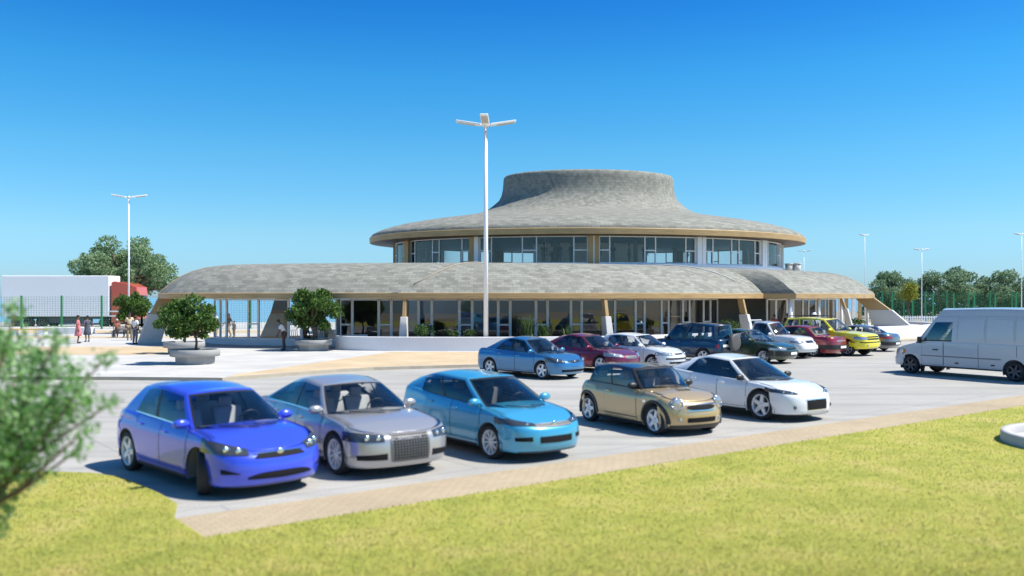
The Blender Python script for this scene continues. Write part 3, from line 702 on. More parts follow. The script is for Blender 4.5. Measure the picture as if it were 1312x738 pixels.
def f8(s):
    lamp(s, .50, 1.06, .60, lambda y: .70 + .06 * (abs(y) - .5), 'lens', [(.7, .65, .05)])
    s.patch('grille', 'grille', 'f', -.34, .34, .62, .67, .006); s.patch('lower_intake', 'grille', 'f', -.7, .7, .27, .34, .006); s.patch('bumper_strip', 'black', 'f', -1.2, 1.2, .44, .50, .012)
car8 = Car('white hatchback with a grey bumper strip, beside the maroon saloon', GB, wb=2.5, fo=.84, ro=.72, W=.84, rw=.30, paint=paint('white_paint_car', (.74, .77, .79), 0., .3), rin=.045, spokes=9,
    shoulder=[(-1.98, .96), (-1.4, .97), (0, .93), (.9, .90), (1.4, .83), (1.8, .74), (2.09, .68)],
    gh=gh(1.28, .86, -1.58, -1.86, .38, .2, -1.3, -1.5, 1.36, 1.41, 1.34), wins=[(.05, .47), (.5, .82)], front=f8)
# ---- dark blue off-roader, tail to the camera, spare wheel on the back
def r9(s):
    for sg in (1, -1): s.patch('tail_light', 'redlens', 'r', sg * .90, sg * .985, .76, .92, .010)
    mb = MB(); s.end_patch(mb, 'r', -1.02, 1.02, .42, .60, .05, 16, 3); mb.build('bumper', [M['black']], s.root)
    s.plate('r', .86, y=.42, off=.01)
    x = s.Rr - .12; t = MB(); pr = [(.001, -.10), (.30, -.11), (.36, -.09), (.375, 0), (.36, .08), (.001, .08)]
    t.grid([[(x + p[1], -.02 + p[0] * math.cos(2 * PI * k / 28), 1.0 + p[0] * math.sin(2 * PI * k / 28)) for k in range(28)] for p in pr], 0, True, True); t.build('spare_wheel', [plain('spare_cover', (.09, .085, .08), .6)], s.root)
    mb = MB()
    for sg in (1, -1): mb.tube([(.1, sg * .58, 1.80), (-1.75, sg * .56, 1.79)], .018, 6)
    mb.build('roof_rail', [M['black']], s.root)
car9 = Car('dark blue off-roader seen from behind with a spare wheel on its tailgate', GB, wb=2.65, fo=.8, ro=.88, W=.90, rw=.36, clear=.3, tw=.24, paint=paint('navy_paint', (.012, .04, .085), .3), lower=None, rin=.05, spokes=6, cr=.4, n=3.,
    rprof=[(.3, .1), (.45, .0), (.7, 0), (1.0, .02), (1.2, .05)], shoulder=[(-2.22, 1.12), (-1, 1.12), (.6, 1.08), (1.1, 1.06), (1.6, 1.0), (2.14, .9)],
    gh=gh(1.05, .82, -1.82, -2.10, .42, .28, -1.72, -1.95, 1.72, 1.77, 1.72, .62, .64, .62), wins=[(.05, .36), (.40, .66), (.70, .95)], rear=r9, rearwin=(.1, .9, .9), doors=[(-.15, .82), (-1.0, -.17)], seats=True, hdrop=.12)
def f10(s):
    lamp(s, .52, 1.04, .57, .67, 'lens'); s.patch('bumper', 'black', 'f', -1.15, 1.15, .34, .52, .03, n=20); s.patch('grille', 'grille', 'f', -.42, .42, .585, .65, .006); s.plate('f', .43, .04)
car10 = Car('dark green saloon with a black front bumper, beside the off-roader', GB, wb=2.55, fo=.9, ro=.95, W=.85, sc=1.08, rw=.30, paint=paint('dark_green_paint', (.028, .058, .03), .1), rin=.05, spokes=9, n=2.9,
    shoulder=[(-2.2, .90), (-1.6, .93), (0, .90), (.9, .88), (1.4, .83), (1.8, .77), (2.16, .70)],
    gh=gh(1.26, .86, -1.45, -1.68, .42, .24, -.8, -1.0, 1.31, 1.36, 1.29), wins=[(.05, .46), (.49, .84)], front=f10)
def f11(s):
    lamp(s, .62, 1.04, .70, .80, 'lens'); s.patch('grille', 'grille', 'f', -.40, .40, .70, .80, .008); s.patch('bumper', 'plate', 'f', -1.15, 1.15, .44, .58, .04, n=20)
    mb = MB(); s.end_patch(mb, 'f', -.40, .40, .742, .756, .014, 10, 2); mb.build('chrome_bar', [M['chrome']], s.root)
    mb = MB()   # roll bar behind the cab
    mb.tube([(-.55, .62, 1.0), (-.55, .60, 1.58), (-.55, .5, 1.66), (-.55, -.5, 1.66), (-.55, -.60, 1.58), (-.55, -.62, 1.0)], .035, 8); mb.build('roll_bar', [M['steel']], s.root)
car11 = Car('white pickup with a boxy cab and black grille, between the green and red cars', GB, wb=2.8, fo=.85, ro=1.1, W=.88, rw=.34, clear=.3, paint=paint('white_pickup_paint', (.76, .76, .75), 0., .35), rin=.04, spokes=6, n=3.2, roofpaint=paint('pale_cab_paint', (.40, .47, .52), .1), sc=1.08,
    shoulder=[(-2.5, 1.0), (-1.2, 1.0), (.2, 1.0), (1.0, 1.0), (1.6, .96), (2.25, .88)],
    gh=gh(1.05, .80, -.40, -.52, .52, .36, -.30, -.42, 1.56, 1.60, 1.57, .60, .61, .60), wins=[(.06, .92)], doors=[(-.3, .8)], front=f11, rearwin=(.1, .9, .86), seatmat='darkseat')
def r12(s):
    for sg in (1, -1): s.patch('tail_light', 'redlens', 'r', sg * .52, sg * 1.02, .68, .80, .008)
    mb = MB(); s.end_patch(mb, 'r', -.5, .5, .70, .78, .006, 12, 3); mb.build('boot_panel', [plain('boot_band', (.25, .2, .2), .3)], s.root)
    s.patch('bumper', 'black', 'r', -1.18, 1.18, .36, .56, .04, n=20); s.plate('r', .46, .06)
car12 = Car('dark red saloon seen from behind with a black rear bumper, left of the yellow off-roader', GB, wb=2.55, fo=.88, ro=1.0, W=.84, sc=1.08, rw=.30, paint=paint('dark_red_paint', (.26, .02, .03), .2), rin=.04, spokes=9, n=3.,
    shoulder=[(-2.28, .90), (-1.6, .93), (0, .90), (.9, .88), (1.5, .81), (2.15, .70)],
    gh=gh(1.2, .82, -1.35, -1.60, .42, .24, -.85, -1.02, 1.34, 1.38, 1.33), wins=[(.05, .46), (.49, .86)], rear=r12)
def f13(s):
    lamp(s, .60, 1.02, .735, .86, 'lens'); s.patch('grille', 'grille', 'f', -.57, .57, .725, .87, .012); s.patch('grille_bar', s.c['paint'], 'f', -.57, .57, .785, .812, .020, m=2)
    s.patch('bumper', s.c['lower'], 'f', -1.2, 1.2, .42, .65, .045, n=22); s.patch('bumper_strip', 'black', 'f', -1.15, 1.15, .60, .635, .052, n=22, m=2)
    for sg in (1, -1): s.blob('fog_lamp', 'lens', 'f', sg * .62, .50, .05, .05, .3)
    mb = MB()
    for sg in (1, -1): mb.tube([(.05, sg * .56, 1.67), (.0, sg * .56, 1.73), (-1.6, sg * .55, 1.73), (-1.66, sg * .55, 1.66)], .018, 6)
    for x in (-.2, -1.2): mb.beam((x, -.56, 1.73), (x, .56, 1.73), .05, .02)
    mb.build('roof_rack', [M['black']], s.root)
YL = paint('yellow_paint', (.86, .74, .008), 0., .3)
car13 = Car('bright yellow off-roader with a roof rack and black grille', GB, wb=2.72, fo=.86, ro=.95, W=.88, rw=.36, tw=.24, clear=.33, paint=YL, lower=YL, sc=1.14, rin=.04, spokes=9, n=3., cf=.5,
    fprof=[(.3, .1), (.42, .02), (.6, 0), (.75, .02), (.92, .06), (1.05, .12)], shoulder=[(-2.3, 1.08), (-1, 1.08), (.4, 1.06), (1.0, 1.04), (1.6, 1.0), (2.22, .93)],
    gh=gh(1.08, .76, -1.85, -2.15, .34, .16, -1.7, -1.95, 1.58, 1.63, 1.58, .60, .62, .60), wins=[(.05, .38), (.43, .64), (.68, .96)], front=f13, blackpill=False, doors=[(-.30, .76), (-1.1, -.32)])
car13.place((.66, -.75), (1, -1), at(1085, 456))
def r14(s):
    for sg in (1, -1): s.patch('tail_light', 'redlens', 'r', sg * .50, sg * 1.04, .70, .82, .008)
    s.patch('bumper', 'black', 'r', -1.18, 1.18, .36, .54, .035, n=20); s.plate('r', .45, .06)
car14 = Car('grey saloon seen from behind, right end of the row past the yellow off-roader', GB, wb=2.6, fo=.9, ro=1.05, W=.86, rw=.30, paint=paint('grey_paint', (.16, .175, .19), .5), rin=.05, spokes=9, n=2.9,
    shoulder=[(-2.36, .93), (-1.6, .97), (0, .92), (.9, .89), (1.5, .82), (2.2, .71)],
    gh=gh(1.26, .86, -1.5, -1.74, .42, .24, -.8, -1.04, 1.33, 1.38, 1.31), wins=[(.05, .46), (.49, .84)], rear=r14)
def row(px, depth, car, head, fwd=0.):
    y = depth; car.root.location = ((px - CX) / FPX * y, y, 0); car.root.rotation_euler = (0, 0, math.atan2(head[1], head[0])); car.root.scale = (car.c.get('sc', 1),) * 3
row(818, 37.9, car8, HB); row(884, 40.6, car9, BACK); row(955, 41.5, car10, HB); row(982, 44.9, car11, HB); row(1021, 46.2, car12, BACK); row(1096, 50.5, car14, BACK)

# ---- white van on the right
def vfront(s):
    for sg in (1, -1): s.patch('headlight', 'lens', 'f', sg * .62, sg * 1.05, .74, .98, .008); s.patch('indicator', 'amber', 'f', sg * 1.06, sg * 1.12, .78, .95, .008, n=4)
    s.patch('grille', 'grille', 'f', -.58, .58, .78, .95, .008); s.patch('bumper', s.c['paint'], 'f', -1.04, 1.04, .33, .60, .025, n=22)
    mb = MB()
    for sg in (1, -1):
        s.side_patch(mb, sg, -2.9, -2.45, .72, .765, .012, 6, 3); s.side_patch(mb, sg, -1.55, 1.55, .72, .765, .012, 20, 3)
    mb.build('rub_strip', [plain('grey_strip', (.22, .23, .24), .6)], s.root)
    mb = MB()
    for sg in (1, -1):
        for x in (.62, -.72, -2.1, -3.0): s.side_patch(mb, sg, x - .008, x + .008, .42 if abs(x + 2.1) > .3 else .86, 1.24, .003, 2, 8)
        for x in (1.02,): pass
    mb.build('panel_gap', [M['black']], s.root)
    # pressed panels of the tall body side
    for sg in (1, -1):
        for (u0, u1) in ((.315, .50), (.52, .70), (.72, .93)):
            mb = MB(); rows = []
            for u in lin(u0, u1, 8): rows.append([Vector((0, sg * .012, 0)) + s.gpt('s', u, t, sg) for t in (.14, .15, .3, .5, .70, .71)])
            mb.grid(rows, 0, True); mb.build('side_panel', [s.c['paint']], s.root)
        mb = MB()
        for u in (.305, .51, .71, .94): mb.grid([[s.gpt('s', u + d, t, sg) + Vector((0, sg * .006, 0)) for t in lin(.03, .80, 8)] for d in (-.0015, .0015)], 0)
        mb.grid([[s.gpt('s', u, t, sg) + Vector((0, sg * .010, 0)) for t in (.775, .79)] for u in lin(.06, .97, 12)], 0); mb.build('roof_gutter', [M['kerbgrey']], s.root)
        mb = MB(); x = 1.36; p = s.side(x, 1.10, sg); mb.box((x + .16, p.y + sg * .13, 1.33), (.10, .17, .25)); mb.beam((x + .1, p.y - sg * .04, 1.28), (x + .16, p.y + sg * .1, 1.3), .05, .05); mb.build('mirror', [M['black']], s.root, bevel=.03)
        mb = MB(); mb.beam(s.side(2.44 - 1.6, .98, sg, .02), s.side(2.44 - 1.4, .98, sg, .02), .035, .04); mb.build('handle', [M['black']], s.root)
        for x in (.1, -1.25): mb = MB(); mb.box(s.side(x, .52, sg, .006), (.14, .012, .05)); mb.build('side_marker', [M['black']], s.root)
        mb = MB(); p = Vector((2.01 - .46, sg * (s.c['W'] - .13), .26)); mb.box(p, (.015, .24, .30)); mb.build('mud_flap', [M['tyre']], s.root)
M['kerbgrey'] = plain('gutter_grey', (.42, .44, .46), .5)
van = Car('long white high-roof panel van at the right edge of the car park', None, name='delivery_van', cat='van', wb=4.025, fo=.86, ro=1.65, W=.965, rw=.345, tw=.23, clear=.32, cf=.55, cr=.25, n=3., rin=.012, Ra=.075, paint=paint('van_white_paint', (.47, .50, .53), 0., .35), spokes=6, rimmat='darkrim', shelf=.0, gbulge=.035, hcrown=.05, crown=.07,
    fprof=[(.3, .05), (.4, 0), (.6, 0), (.75, .03), (.95, .10), (1.1, .2), (1.3, .3)], rprof=[(.3, .02), (.5, 0), (1.4, .0)], wprof=[(.3, .96), (.5, .985), (.8, 1.), (1.3, .995)],
    shoulder=[(-3.66, 1.28), (0, 1.28), (1.2, 1.27), (1.7, 1.22), (2.2, 1.10), (2.6, .98), (2.88, .90)],
    gh=gh(2.16, 1.70, -3.56, -3.64, .98, .78, -3.46, -3.56, 2.48, 2.53, 2.50, .72, .78, .76), wins=[(.04, .265)], tg=[.62, .70], winhi=.62, wshi=.70, vert=.27, blackpill=False, doors=[(.64, 1.50)], front=vfront, glass='vanglass', rearwin=(.1, .6, .8), seats=True, mirror=False, seatmat='darkseat', hdrop=5)
van.place((-.53, .848), (1, 1), at(1167, 478.5))
# the side glass of the van stops below the gutter
# ------------------------------------------------------------------ ground, lot, plaza
PZ = .12                                                   # plaza stands one kerb above the car park
def sheet(name, pts, z, mat, kind='structure', depth=0.):
    mb = MB(); n = len(pts)
    mb.add([(p[0], p[1], z) for p in pts], [tuple(range(n))], 0)
    if depth:
        for i in range(n):
            a, b = pts[i], pts[(i + 1) % n]; mb.add([(a[0], a[1], z), (b[0], b[1], z), (b[0], b[1], z - depth), (a[0], a[1], z - depth)], [(0, 1, 2, 3)], 1)
    o = mb.build(name, mat if isinstance(mat, list) else [mat]); o['kind'] = kind; return o
E_ = 5000
sheet('ground', [(-E_, -60), (E_, -60), (E_, E_), (-E_, E_)], -.03, M['earth'])
sheet('sea', [(-E_, 104), (30, 104), (60, 190), (E_, 190), (E_, E_), (-E_, E_)], -.026, M['sea'])
u = Vector((.797, .604)); nrm = Vector((-.604, .797))
A = Vector((-3.76, 10.98))                                 # near corner of the sand strip
S0 = A + nrm * 1.22
lot_left = [(-4.75, 12.75), (-5.25, 13.4), (-5.85, 14.1), (-6.4, 14.65), (-7.0, 15.0), (-7.6, 15.1), (-9, 15.1), (-45, 15.1)]
far = S0 + u * 75
kerb_line = [(-60, 32.6), (-30, 32.4), (-14, 32.0), (-11, 31.7), (-10.2, 31.6), (-8.6, 33.4), (-6.9, 35.2), (-5.6, 36.3), (-4.2, 36.9), (-1.4, 37.9), (3, 41.3), (20, 54.9), (40, 71), (62, 88.6)]
sheet('car_park', [tuple(S0), tuple(far), (80, 100), (-60, 100), (-60, 15.1)] + lot_left[::-1], 0, M['asphalt'])
sheet('sand_paving_strip', [tuple(A), tuple(A + u * 75), tuple(far), tuple(S0)], .006, M['strip'])
sheet('lawn', [(-60, -5), (90, -5), tuple(A + u * 75 ), tuple(A), tuple(S0)] + lot_left[:-1] + [(-60, 15.1)], .02, [M['lawn'], M['earth']], depth=.05)
sheet('plaza', kerb_line + [(62, 102), (-60, 102)], PZ, [M['plaza'], M['kerb']], depth=.14)
sand = [(-10.15, 31.75), (-8.55, 33.55), (-6.85, 35.35), (-5.55, 36.45), (-4.2, 37.05), (-1.45, 38.05), (2.9, 41.45), (19.9, 55.05), (39.9, 71.2), (39.9, 78), (22, 62), (14, 54), (4, 46.5), (-6.3, 46.6), (-7.1, 43.5), (-8.0, 40.7), (-9.1, 36.6), (-10.1, 33.2)]
sheet('sand_path', sand, PZ + .004, M['sand'])
sheet('sand_band', [(-60, 44.2), (-17.2, 44.2), (-16.6, 47), (-19.6, 51.6), (-60, 51.6)], PZ + .004, M['sand'])
sheet('far_sand_band', [(-60, 62.5), (-19, 62.5), (-19, 65.0), (-60, 65.0)], PZ + .004, M['sand'])
sheet('far_sand_walk', [(-60, 71), (-19, 71), (-19, 77), (-60, 77)], PZ + .004, M['sand'])

LLX = [-7.0, -6.4, -5.85, -5.25, -4.75, -4.5]; LLY = [15.0, 14.65, 14.1, 13.4, 12.75, 11.95]
# grass blades on the near lawn
def grassmat():
    m = leafmat('grass_blade', [(.34, .37, .072), (.43, .43, .10), (.50, .45, .135), (.55, .475, .21)], .45); nt = m.node_tree
    rp = next(q for q in nt.nodes if q.type == 'VALTORGB'); v = mapping(nt); n1 = noise(nt, v, 1.1, 7, .65)
    c = mixc(nt, .85, rp.outputs[0], ramp(nt, n1, [(.30, (.56, .74, .50)), (.5, (.93, .95, .9)), (.68, (1.15, .98, 1.1))]), 'MULTIPLY')
    for q in nt.nodes:
        if q.type == 'BSDF_PRINCIPLED': nt.links.new(c, q.inputs['Base Color'])
        if q.type == 'BSDF_TRANSLUCENT': nt.links.new(c, q.inputs[0])
    return m
def grass():
    n = 170000
    y = 8.9 + (RNG.random(n) ** 1.6) * 17; x = (RNG.random(n) - .5) * 2 * (y * .62)
    nx, ny = nrm; inside = ((x - A.x) * nx + (y - A.y) * ny < .015) | ((x < -7.0) & (y < 15.0)) | ((x <= -4.5) & (x >= -7.0) & (y < np.interp(x, LLX, LLY) - .03)) | ((x < -3.76) & (x > -4.5) & (y < 10.93 + (-3.76 - x) * 1.316))
    inside &= ~((x < -3.7) & (y > 10.9) & ((x - A.x) * .797 + (y - A.y) * .604 > -.02) & (x > -4.5)); inside &= ~(((x - 11.75)**2 + (y - 17.75)**2) < 1.75**2)
    x, y = x[inside], y[inside]; n = len(x)
    a = RNG.random(n) * 6.283; h = .012 + RNG.random(n) * .025; w = .004 + RNG.random(n) * .006; l = (RNG.random(n) - .5) * .05; l2 = (RNG.random(n) - .5) * .05
    v = np.empty((n, 3, 3)); v[:, 0] = np.c_[x - w * np.cos(a), y - w * np.sin(a), np.full(n, .018)]; v[:, 1] = np.c_[x + w * np.cos(a), y + w * np.sin(a), np.full(n, .018)]; v[:, 2] = np.c_[x + l, y + l2, .02 + h]
    me = bpy.data.meshes.new('grass'); me.from_pydata(v.reshape(-1, 3).tolist(), [], np.arange(3 * n).reshape(-1, 3).tolist())
    me.materials.append(grassmat()); o = bpy.data.objects.new('grass', me); COL.objects.link(o); o['kind'] = 'stuff'
    tag(o, 'short yellow green grass of the lawn in front of the car park', 'grass')
grass()

# ------------------------------------------------------------------ trees and shrubs
def leaves(pts, size, rng, flat=.5):
    n = len(pts); d = rng.normal(size=(n, 3)); d[:, 2] = d[:, 2] * flat + .45; d /= np.linalg.norm(d, axis=1)[:, None]
    r = rng.normal(size=(n, 3)); a = np.cross(d, r); a /= np.linalg.norm(a, axis=1)[:, None]; b = np.cross(d, a)
    s = size * (.6 + .8 * rng.random(n))[:, None]
    v = np.empty((n, 4, 3)); v[:, 0] = pts - a * s; v[:, 1] = pts - b * s * .5 + d * s * .12; v[:, 2] = pts + a * s; v[:, 3] = pts + b * s * .5 + d * s * .12
    return v.reshape(-1, 3)
def plant(name, loc, clumps, per, leaf, mat, label, cat, group=None, trunk=None, limbs=True, seed=1, core=.35, hollow=.55, crownname='crown', tn=8):
    """clumps: (x, y, z, radius[, zscale]) relative to the foot"""
    rng = np.random.default_rng(seed); root = empty(name, loc, 0, label, cat, group); P = []
    for c in clumps:
        x, y, z, r = c[:4]; zs = c[4] if len(c) > 4 else .8
        k = max(8, int(per * r * r)); d = rng.normal(size=(k, 3)); d /= np.linalg.norm(d, axis=1)[:, None]
        rad = r * (hollow + (1 - hollow) * rng.random(k) ** .6) * (1 + .22 * np.sin(d[:, 0] * 7 + x * 5) * np.cos(d[:, 1] * 6 + z * 3)); P.append(np.array([x, y, z]) + d * rad[:, None] * np.array([1, 1, zs]))
    P = np.concatenate(P); V = leaves(P, leaf, rng); n = len(V) // 4
    me = bpy.data.meshes.new(crownname); me.from_pydata(V.tolist(), [], np.arange(4 * n).reshape(-1, 4).tolist()); me.materials.append(mat)
    o = bpy.data.objects.new(crownname, me); COL.objects.link(o); o.parent = root
    if trunk:
        h, r = trunk; mb = MB(); j = .04 * h; top = (j * .5, -j * .4, h)
        mb.tube([(0, 0, -.05), (j, 0, h * .35), (-j * .3, j * .5, h * .7), top], [r * 1.25, r, r * .85, r * .6], tn)
        if limbs:
            for c in clumps:
                e = Vector(c[:3]); s0 = Vector((0, 0, h * (.55 + .4 * rng.random()))); m = s0.lerp(e, .5) + Vector((0, 0, -.06 * (e - s0).length)); mb.tube([s0, m, e], [r * .5, r * .32, r * .12], 6)
        mb.build('trunk', [M['bark']], root)
    return root
def crown(rng, cx, cy, cz, rx, rz, n, rmin, rmax):
    out = []
    for i in range(n):
        d = rng.normal(size=3); d /= np.linalg.norm(d); q = .35 + .6 * rng.random() ** .5; r = rmin + (rmax - rmin) * rng.random(); out.append((cx + d[0] * rx * q, cy + d[1] * rx * q, cz + d[2] * rz * q, r))
    return out
rg = np.random.default_rng(5)
L_far = leafmat('olive_leaf', [(.13, .22, .09), (.19, .30, .13), (.28, .40, .20), (.42, .52, .32)], .45)
L_dark = leafmat('dark_leaf', [(.02, .06, .012), (.05, .12, .02), (.10, .20, .03), (.18, .28, .05)], .4)
L_near = leafmat('bush_leaf', [(.11, .27, .06), (.18, .38, .11), (.30, .50, .19), (.46, .62, .34)], .45)
L_hedge = leafmat('hedge_leaf', [(.02, .05, .012), (.045, .10, .02), (.10, .17, .035)], .25)
L_yel = leafmat('yellow_leaf', [(.12, .16, .01), (.25, .26, .02), (.38, .34, .03)], .3)
L_right = leafmat('grey_green_leaf', [(.11, .20, .10), (.17, .28, .15), (.25, .36, .20), (.36, .45, .29)], .45)
# big tree beyond the lorry
cl = crown(rg, .0, 0, 5.0, 4.7, 2.8, 62, .6, 1.4); cl += [(-4.3, 0, 5.3, 1.3), (3.8, 0, 4.9, 1.4), (4.8, .5, 3.6, 1.1), (-1.6, 0, 7.4, 1.3), (1.4, 0, 7.3, 1.3)]
plant('broadleaf_tree', ((160 - CX) / FPX * 96, 96, 0), [(x * 1.12, y, z * 1.12 + .3, r * .95) for x, y, z, r in cl], 330, .15, L_far, 'big round grey green tree rising behind the lorry on the left', 'tree', None, (5.2, .38), seed=3)
for i, (px, w, top, Y, lab) in enumerate(((1146, 62, 346, 128, 'grey green tree beyond the fence, nearest to the roof end'), (1218, 76, 345, 126, 'widest grey green tree beyond the fence, behind the small yellow tree and van roof'), (1288, 78, 347, 127, 'grey green tree beyond the fence at the right edge of the photo'), (1345, 70, 349, 130, 'grey green tree beyond the fence, cut off by the picture edge'))):
    if px > 1330: continue
    H = (HY - top) / FPX * Y + HC; rx = w / 2 / FPX * Y; r2 = np.random.default_rng(40 + i); w *= 1.12; rx *= 1.12
    c2 = crown(r2, 0, 0, H * .60, rx * .92, H * .36, 30, H * .11, H * .2) + [(0, 0, H * .86, H * .15), (-rx * .75, 0, H * .5, H * .16), (rx * .75, 0, H * .5, H * .16)] + [(rx * q, 0, H * .27, H * .17) for q in (-.9, -.5, -.1, .3, .7, 1.)] + [(rx * q, .5, H * .14, H * .15) for q in (-1., -.6, -.2, .2, .6, 1.)]
    plant('broadleaf_tree', ((px - CX) / FPX * Y, Y, 0), c2, 300, .17, L_right, lab, 'tree', 'trees beyond the green fence', (H * .5, .28), seed=60 + i)
r2 = np.random.default_rng(77)
plant('yellow_tree', ((1164 - CX) / FPX * 97, 97, .1), crown(r2, 0, 0, 3.3, .95, .9, 14, .4, .62), 420, .10, L_yel, 'small yellow green tree on a thin trunk before the grey green trees', 'tree', None, (2.6, .07), seed=5)
# foreground bush at the left edge
r3 = np.random.default_rng(21)
bush = crown(r3, -.25, 0, 2.02, 1.1, .72, 34, .2, .40) + [(.72, .1, 2.38, .2), (.95, 0, 2.30, .2), (1.08, -.1, 2.16, .17), (.9, .1, 2.02, .24), (.66, .0, 1.86, .28), (.45, -.2, 1.70, .28), (.2, 0, 1.60, .28), (.0, .1, 2.72, .24), (.3, 0, 2.55, .24), (-.2, 0, 2.85, .22), (.3, .1, 1.15, .18), (.22, -.1, 1.22, .14), (-.1, 0, 1.3, .3), (.5, 0, 2.2, .3), (.2, 0, 2.95, .16), (.45, .1, 2.82, .13), (.85, 0, 2.6, .13), (1.2, .1, 2.42, .11), (1.28, 0, 2.05, .11), (1.12, -.1, 1.85, .12), (.98, .1, 1.66, .12), (-.1, 0, 3.05, .2), (.0, 0, 1.05, .22), (.25, .05, .98, .16), (-.2, 0, 1.0, .3), (.62, 0, 1.58, .24), (.42, .1, 1.42, .24), (.76, 0, 1.74, .2), (.1, .1, 1.38, .26), (.3, -.1, 1.95, .3)]
plant('foreground_tree', (-4.60, 7.4, .02), bush, 4900, .026, L_near, 'pale green leafy young tree in front at the left picture edge', 'tree', None, (1.75, .06), seed=8, hollow=.15)

# ------------------------------------------------------------------ terminal building
def catmull(pts, per=14):
    P = [Vector(p) for p in pts]; P = [P[0] * 2 - P[1]] + P + [P[-1] * 2 - P[-2]]; out = []
    for i in range(1, len(P) - 2):
        for k in range(per):
            t = k / per; a, b, c, d = P[i - 1], P[i], P[i + 1], P[i + 2]
            out.append(.5 * (2 * b + (c - a) * t + (2 * a - 5 * b + 4 * c - d) * t * t + (3 * b - a - 3 * c + d) * t**3))
    out.append(P[-2].copy()); return out
def resample(c, n):
    L = [0]
    for i in range(1, len(c)): L.append(L[-1] + (c[i] - c[i - 1]).length)
    out = []; j = 0
    for k in range(n):
        s_ = L[-1] * k / (n - 1)
        while j < len(c) - 2 and L[j + 1] < s_: j += 1
        out.append(c[j].lerp(c[j + 1], (s_ - L[j]) / max(1e-9, L[j + 1] - L[j])))
    return out, L[-1]
class Line:
    def __init__(s, pts, n=200):
        s.p, s.L = resample(catmull(pts), n); s.n = n
    def at(s, d):
        q = max(0, min(.99999, d / s.L)) * (s.n - 1); i = int(q); return s.p[i].lerp(s.p[i + 1], q - i)
    def nrm(s, d):
        e = .6; t = (s.at(min(s.L, d + e)) - s.at(max(0, d - e))).normalized(); return Vector((-t.y, t.x))
    def P(s, d, off, z):
        p = s.at(d) + s.nrm(d) * off; return Vector((p.x, p.y, z))
    def d_of_px(s, px, off=0.):
        best = min(range(401), key=lambda k: abs((lambda q: CX + q.x / q.y * FPX - px)(s.P(s.L * k / 400, off, 0)))); return s.L * best / 400
EL = Line([(-21.75, 55.2), (-20.1, 52.7), (-16.6, 50.7), (-11.5, 49.4), (-6, 48.7), (0, 48.7), (5.4, 49.9), (11, 52.8), (16.2, 57.8)])
WL = Line([(17.9, 56.6), (20.6, 58.6), (23.6, 61.6), (26.6, 65.9)])
FZ0, FZ1 = 2.87, 3.19
T_ = empty('terminal_building', (0, 62, 0), 0, 'round two-storey terminal with grey shingle roofs, timber eaves and glass fronts', 'building')
OFF = Vector((0, -62, 0))
DROT = 0.
def drot(v):
    if not DROT: return v
    c_, s_ = math.cos(DROT), math.sin(DROT); return [(6.4 + (p[0] - 6.4) * c_ - (p[1] - 75.) * s_, 75. + (p[0] - 6.4) * s_ + (p[1] - 75.) * c_, p[2]) for p in v]
def bld(mb, name, mats, parent=None, **k):
    mb.v = drot(mb.v)
    mb.v = [(p[0], p[1] - 62, p[2]) for p in mb.v]; return mb.build(name, mats, parent or T_, **k)
ROOF = [(0.05, FZ1 - .0), (.2, 3.36), (.5, 3.64), (.9, 3.96), (1.4, 4.28), (2.0, 4.57), (2.8, 4.81), (3.6, 4.94), (4.5, 5.0), (6, 5.03), (9, 5.04), (14, 5.05)]
def sweep(line, prof, mb, mi=0, d0=0., d1=None, n=110, zsc=1., uoff=0.):
    d1 = line.L if d1 is None else d1; rows, uv = [], []; L = [0]
    for i in range(1, len(prof)): L.append(L[-1] + math.hypot(prof[i][0] - prof[i - 1][0], prof[i][1] - prof[i - 1][1]))
    for d in lin(d0, d1, n):
        rows.append([line.P(d, o, z) for o, z in prof]); uv.append([(d + uoff, l) for l in L])
    mb.grid(rows, mi, True, False, uv)
mb = MB(); sweep(EL, ROOF, mb)
# end slope between the main roof and the projecting wing
WR = [(o, z - .12 if o > .3 else z) for o, z in ROOF]
ea = [EL.P(EL.L, o, z) for o, z in ROOF[:10]]; eb = [WL.P(0, o, z) for o, z in WR[:10]]
mb.grid([ea, [a.lerp(b, .5) for a, b in zip(ea, eb)], eb], 0, True, False, [[(k * 1.5, o + z) for (o, z) in ROOF[:10]] for k in range(3)])
roof = bld(mb, 'lower_roof', [M['shingle']])
mb = MB(); sweep(WL, WR, mb, n=40, uoff=50); bld(mb, 'wing_roof', [M['shingle']])
# flat roof plate under the drum
mb = MB(); mb.lathe([(17.5, 4.99), (.01, 5.0)], 48, (6.4, 75.5, 0), 0, False, 1, .8); bld(mb, 'roof_plate', [M['concrete']])
def fascia(line, name, mat, n=90):
    mb = MB(); pr = [(.5, FZ0 + .01), (0, FZ0), (-.03, FZ0 + .02), (-.03, FZ1 - .01), (.02, FZ1 + .012), (.08, FZ1 + .015)]
    rows, uv = [], []
    for d in lin(0, line.L, n):
        rows.append([line.P(d, o, z) for o, z in pr]); uv.append([(d, 0), (d, .3), (d, .32), (d, .62), (d, .66), (d, .7)])
    for j in range(len(pr) - 1): mb.grid([[r[j], r[j + 1]] for r in rows], 0, False, False, [[q[j], q[j + 1]] for q in uv])
    return bld(mb, name, [mat])
fascia(EL, 'eave_board', M['wood']); fascia(WL, 'wing_eave_board', M['wood'], 40)
mb = MB(); sweep(EL, [(.45, FZ0 + .012), (14.0, FZ0 + .012)], mb, n=80); sweep(WL, [(.45, FZ0 + .016), (12, FZ0 + .016)], mb, n=30); bld(mb, 'soffit', [M['soffit']])
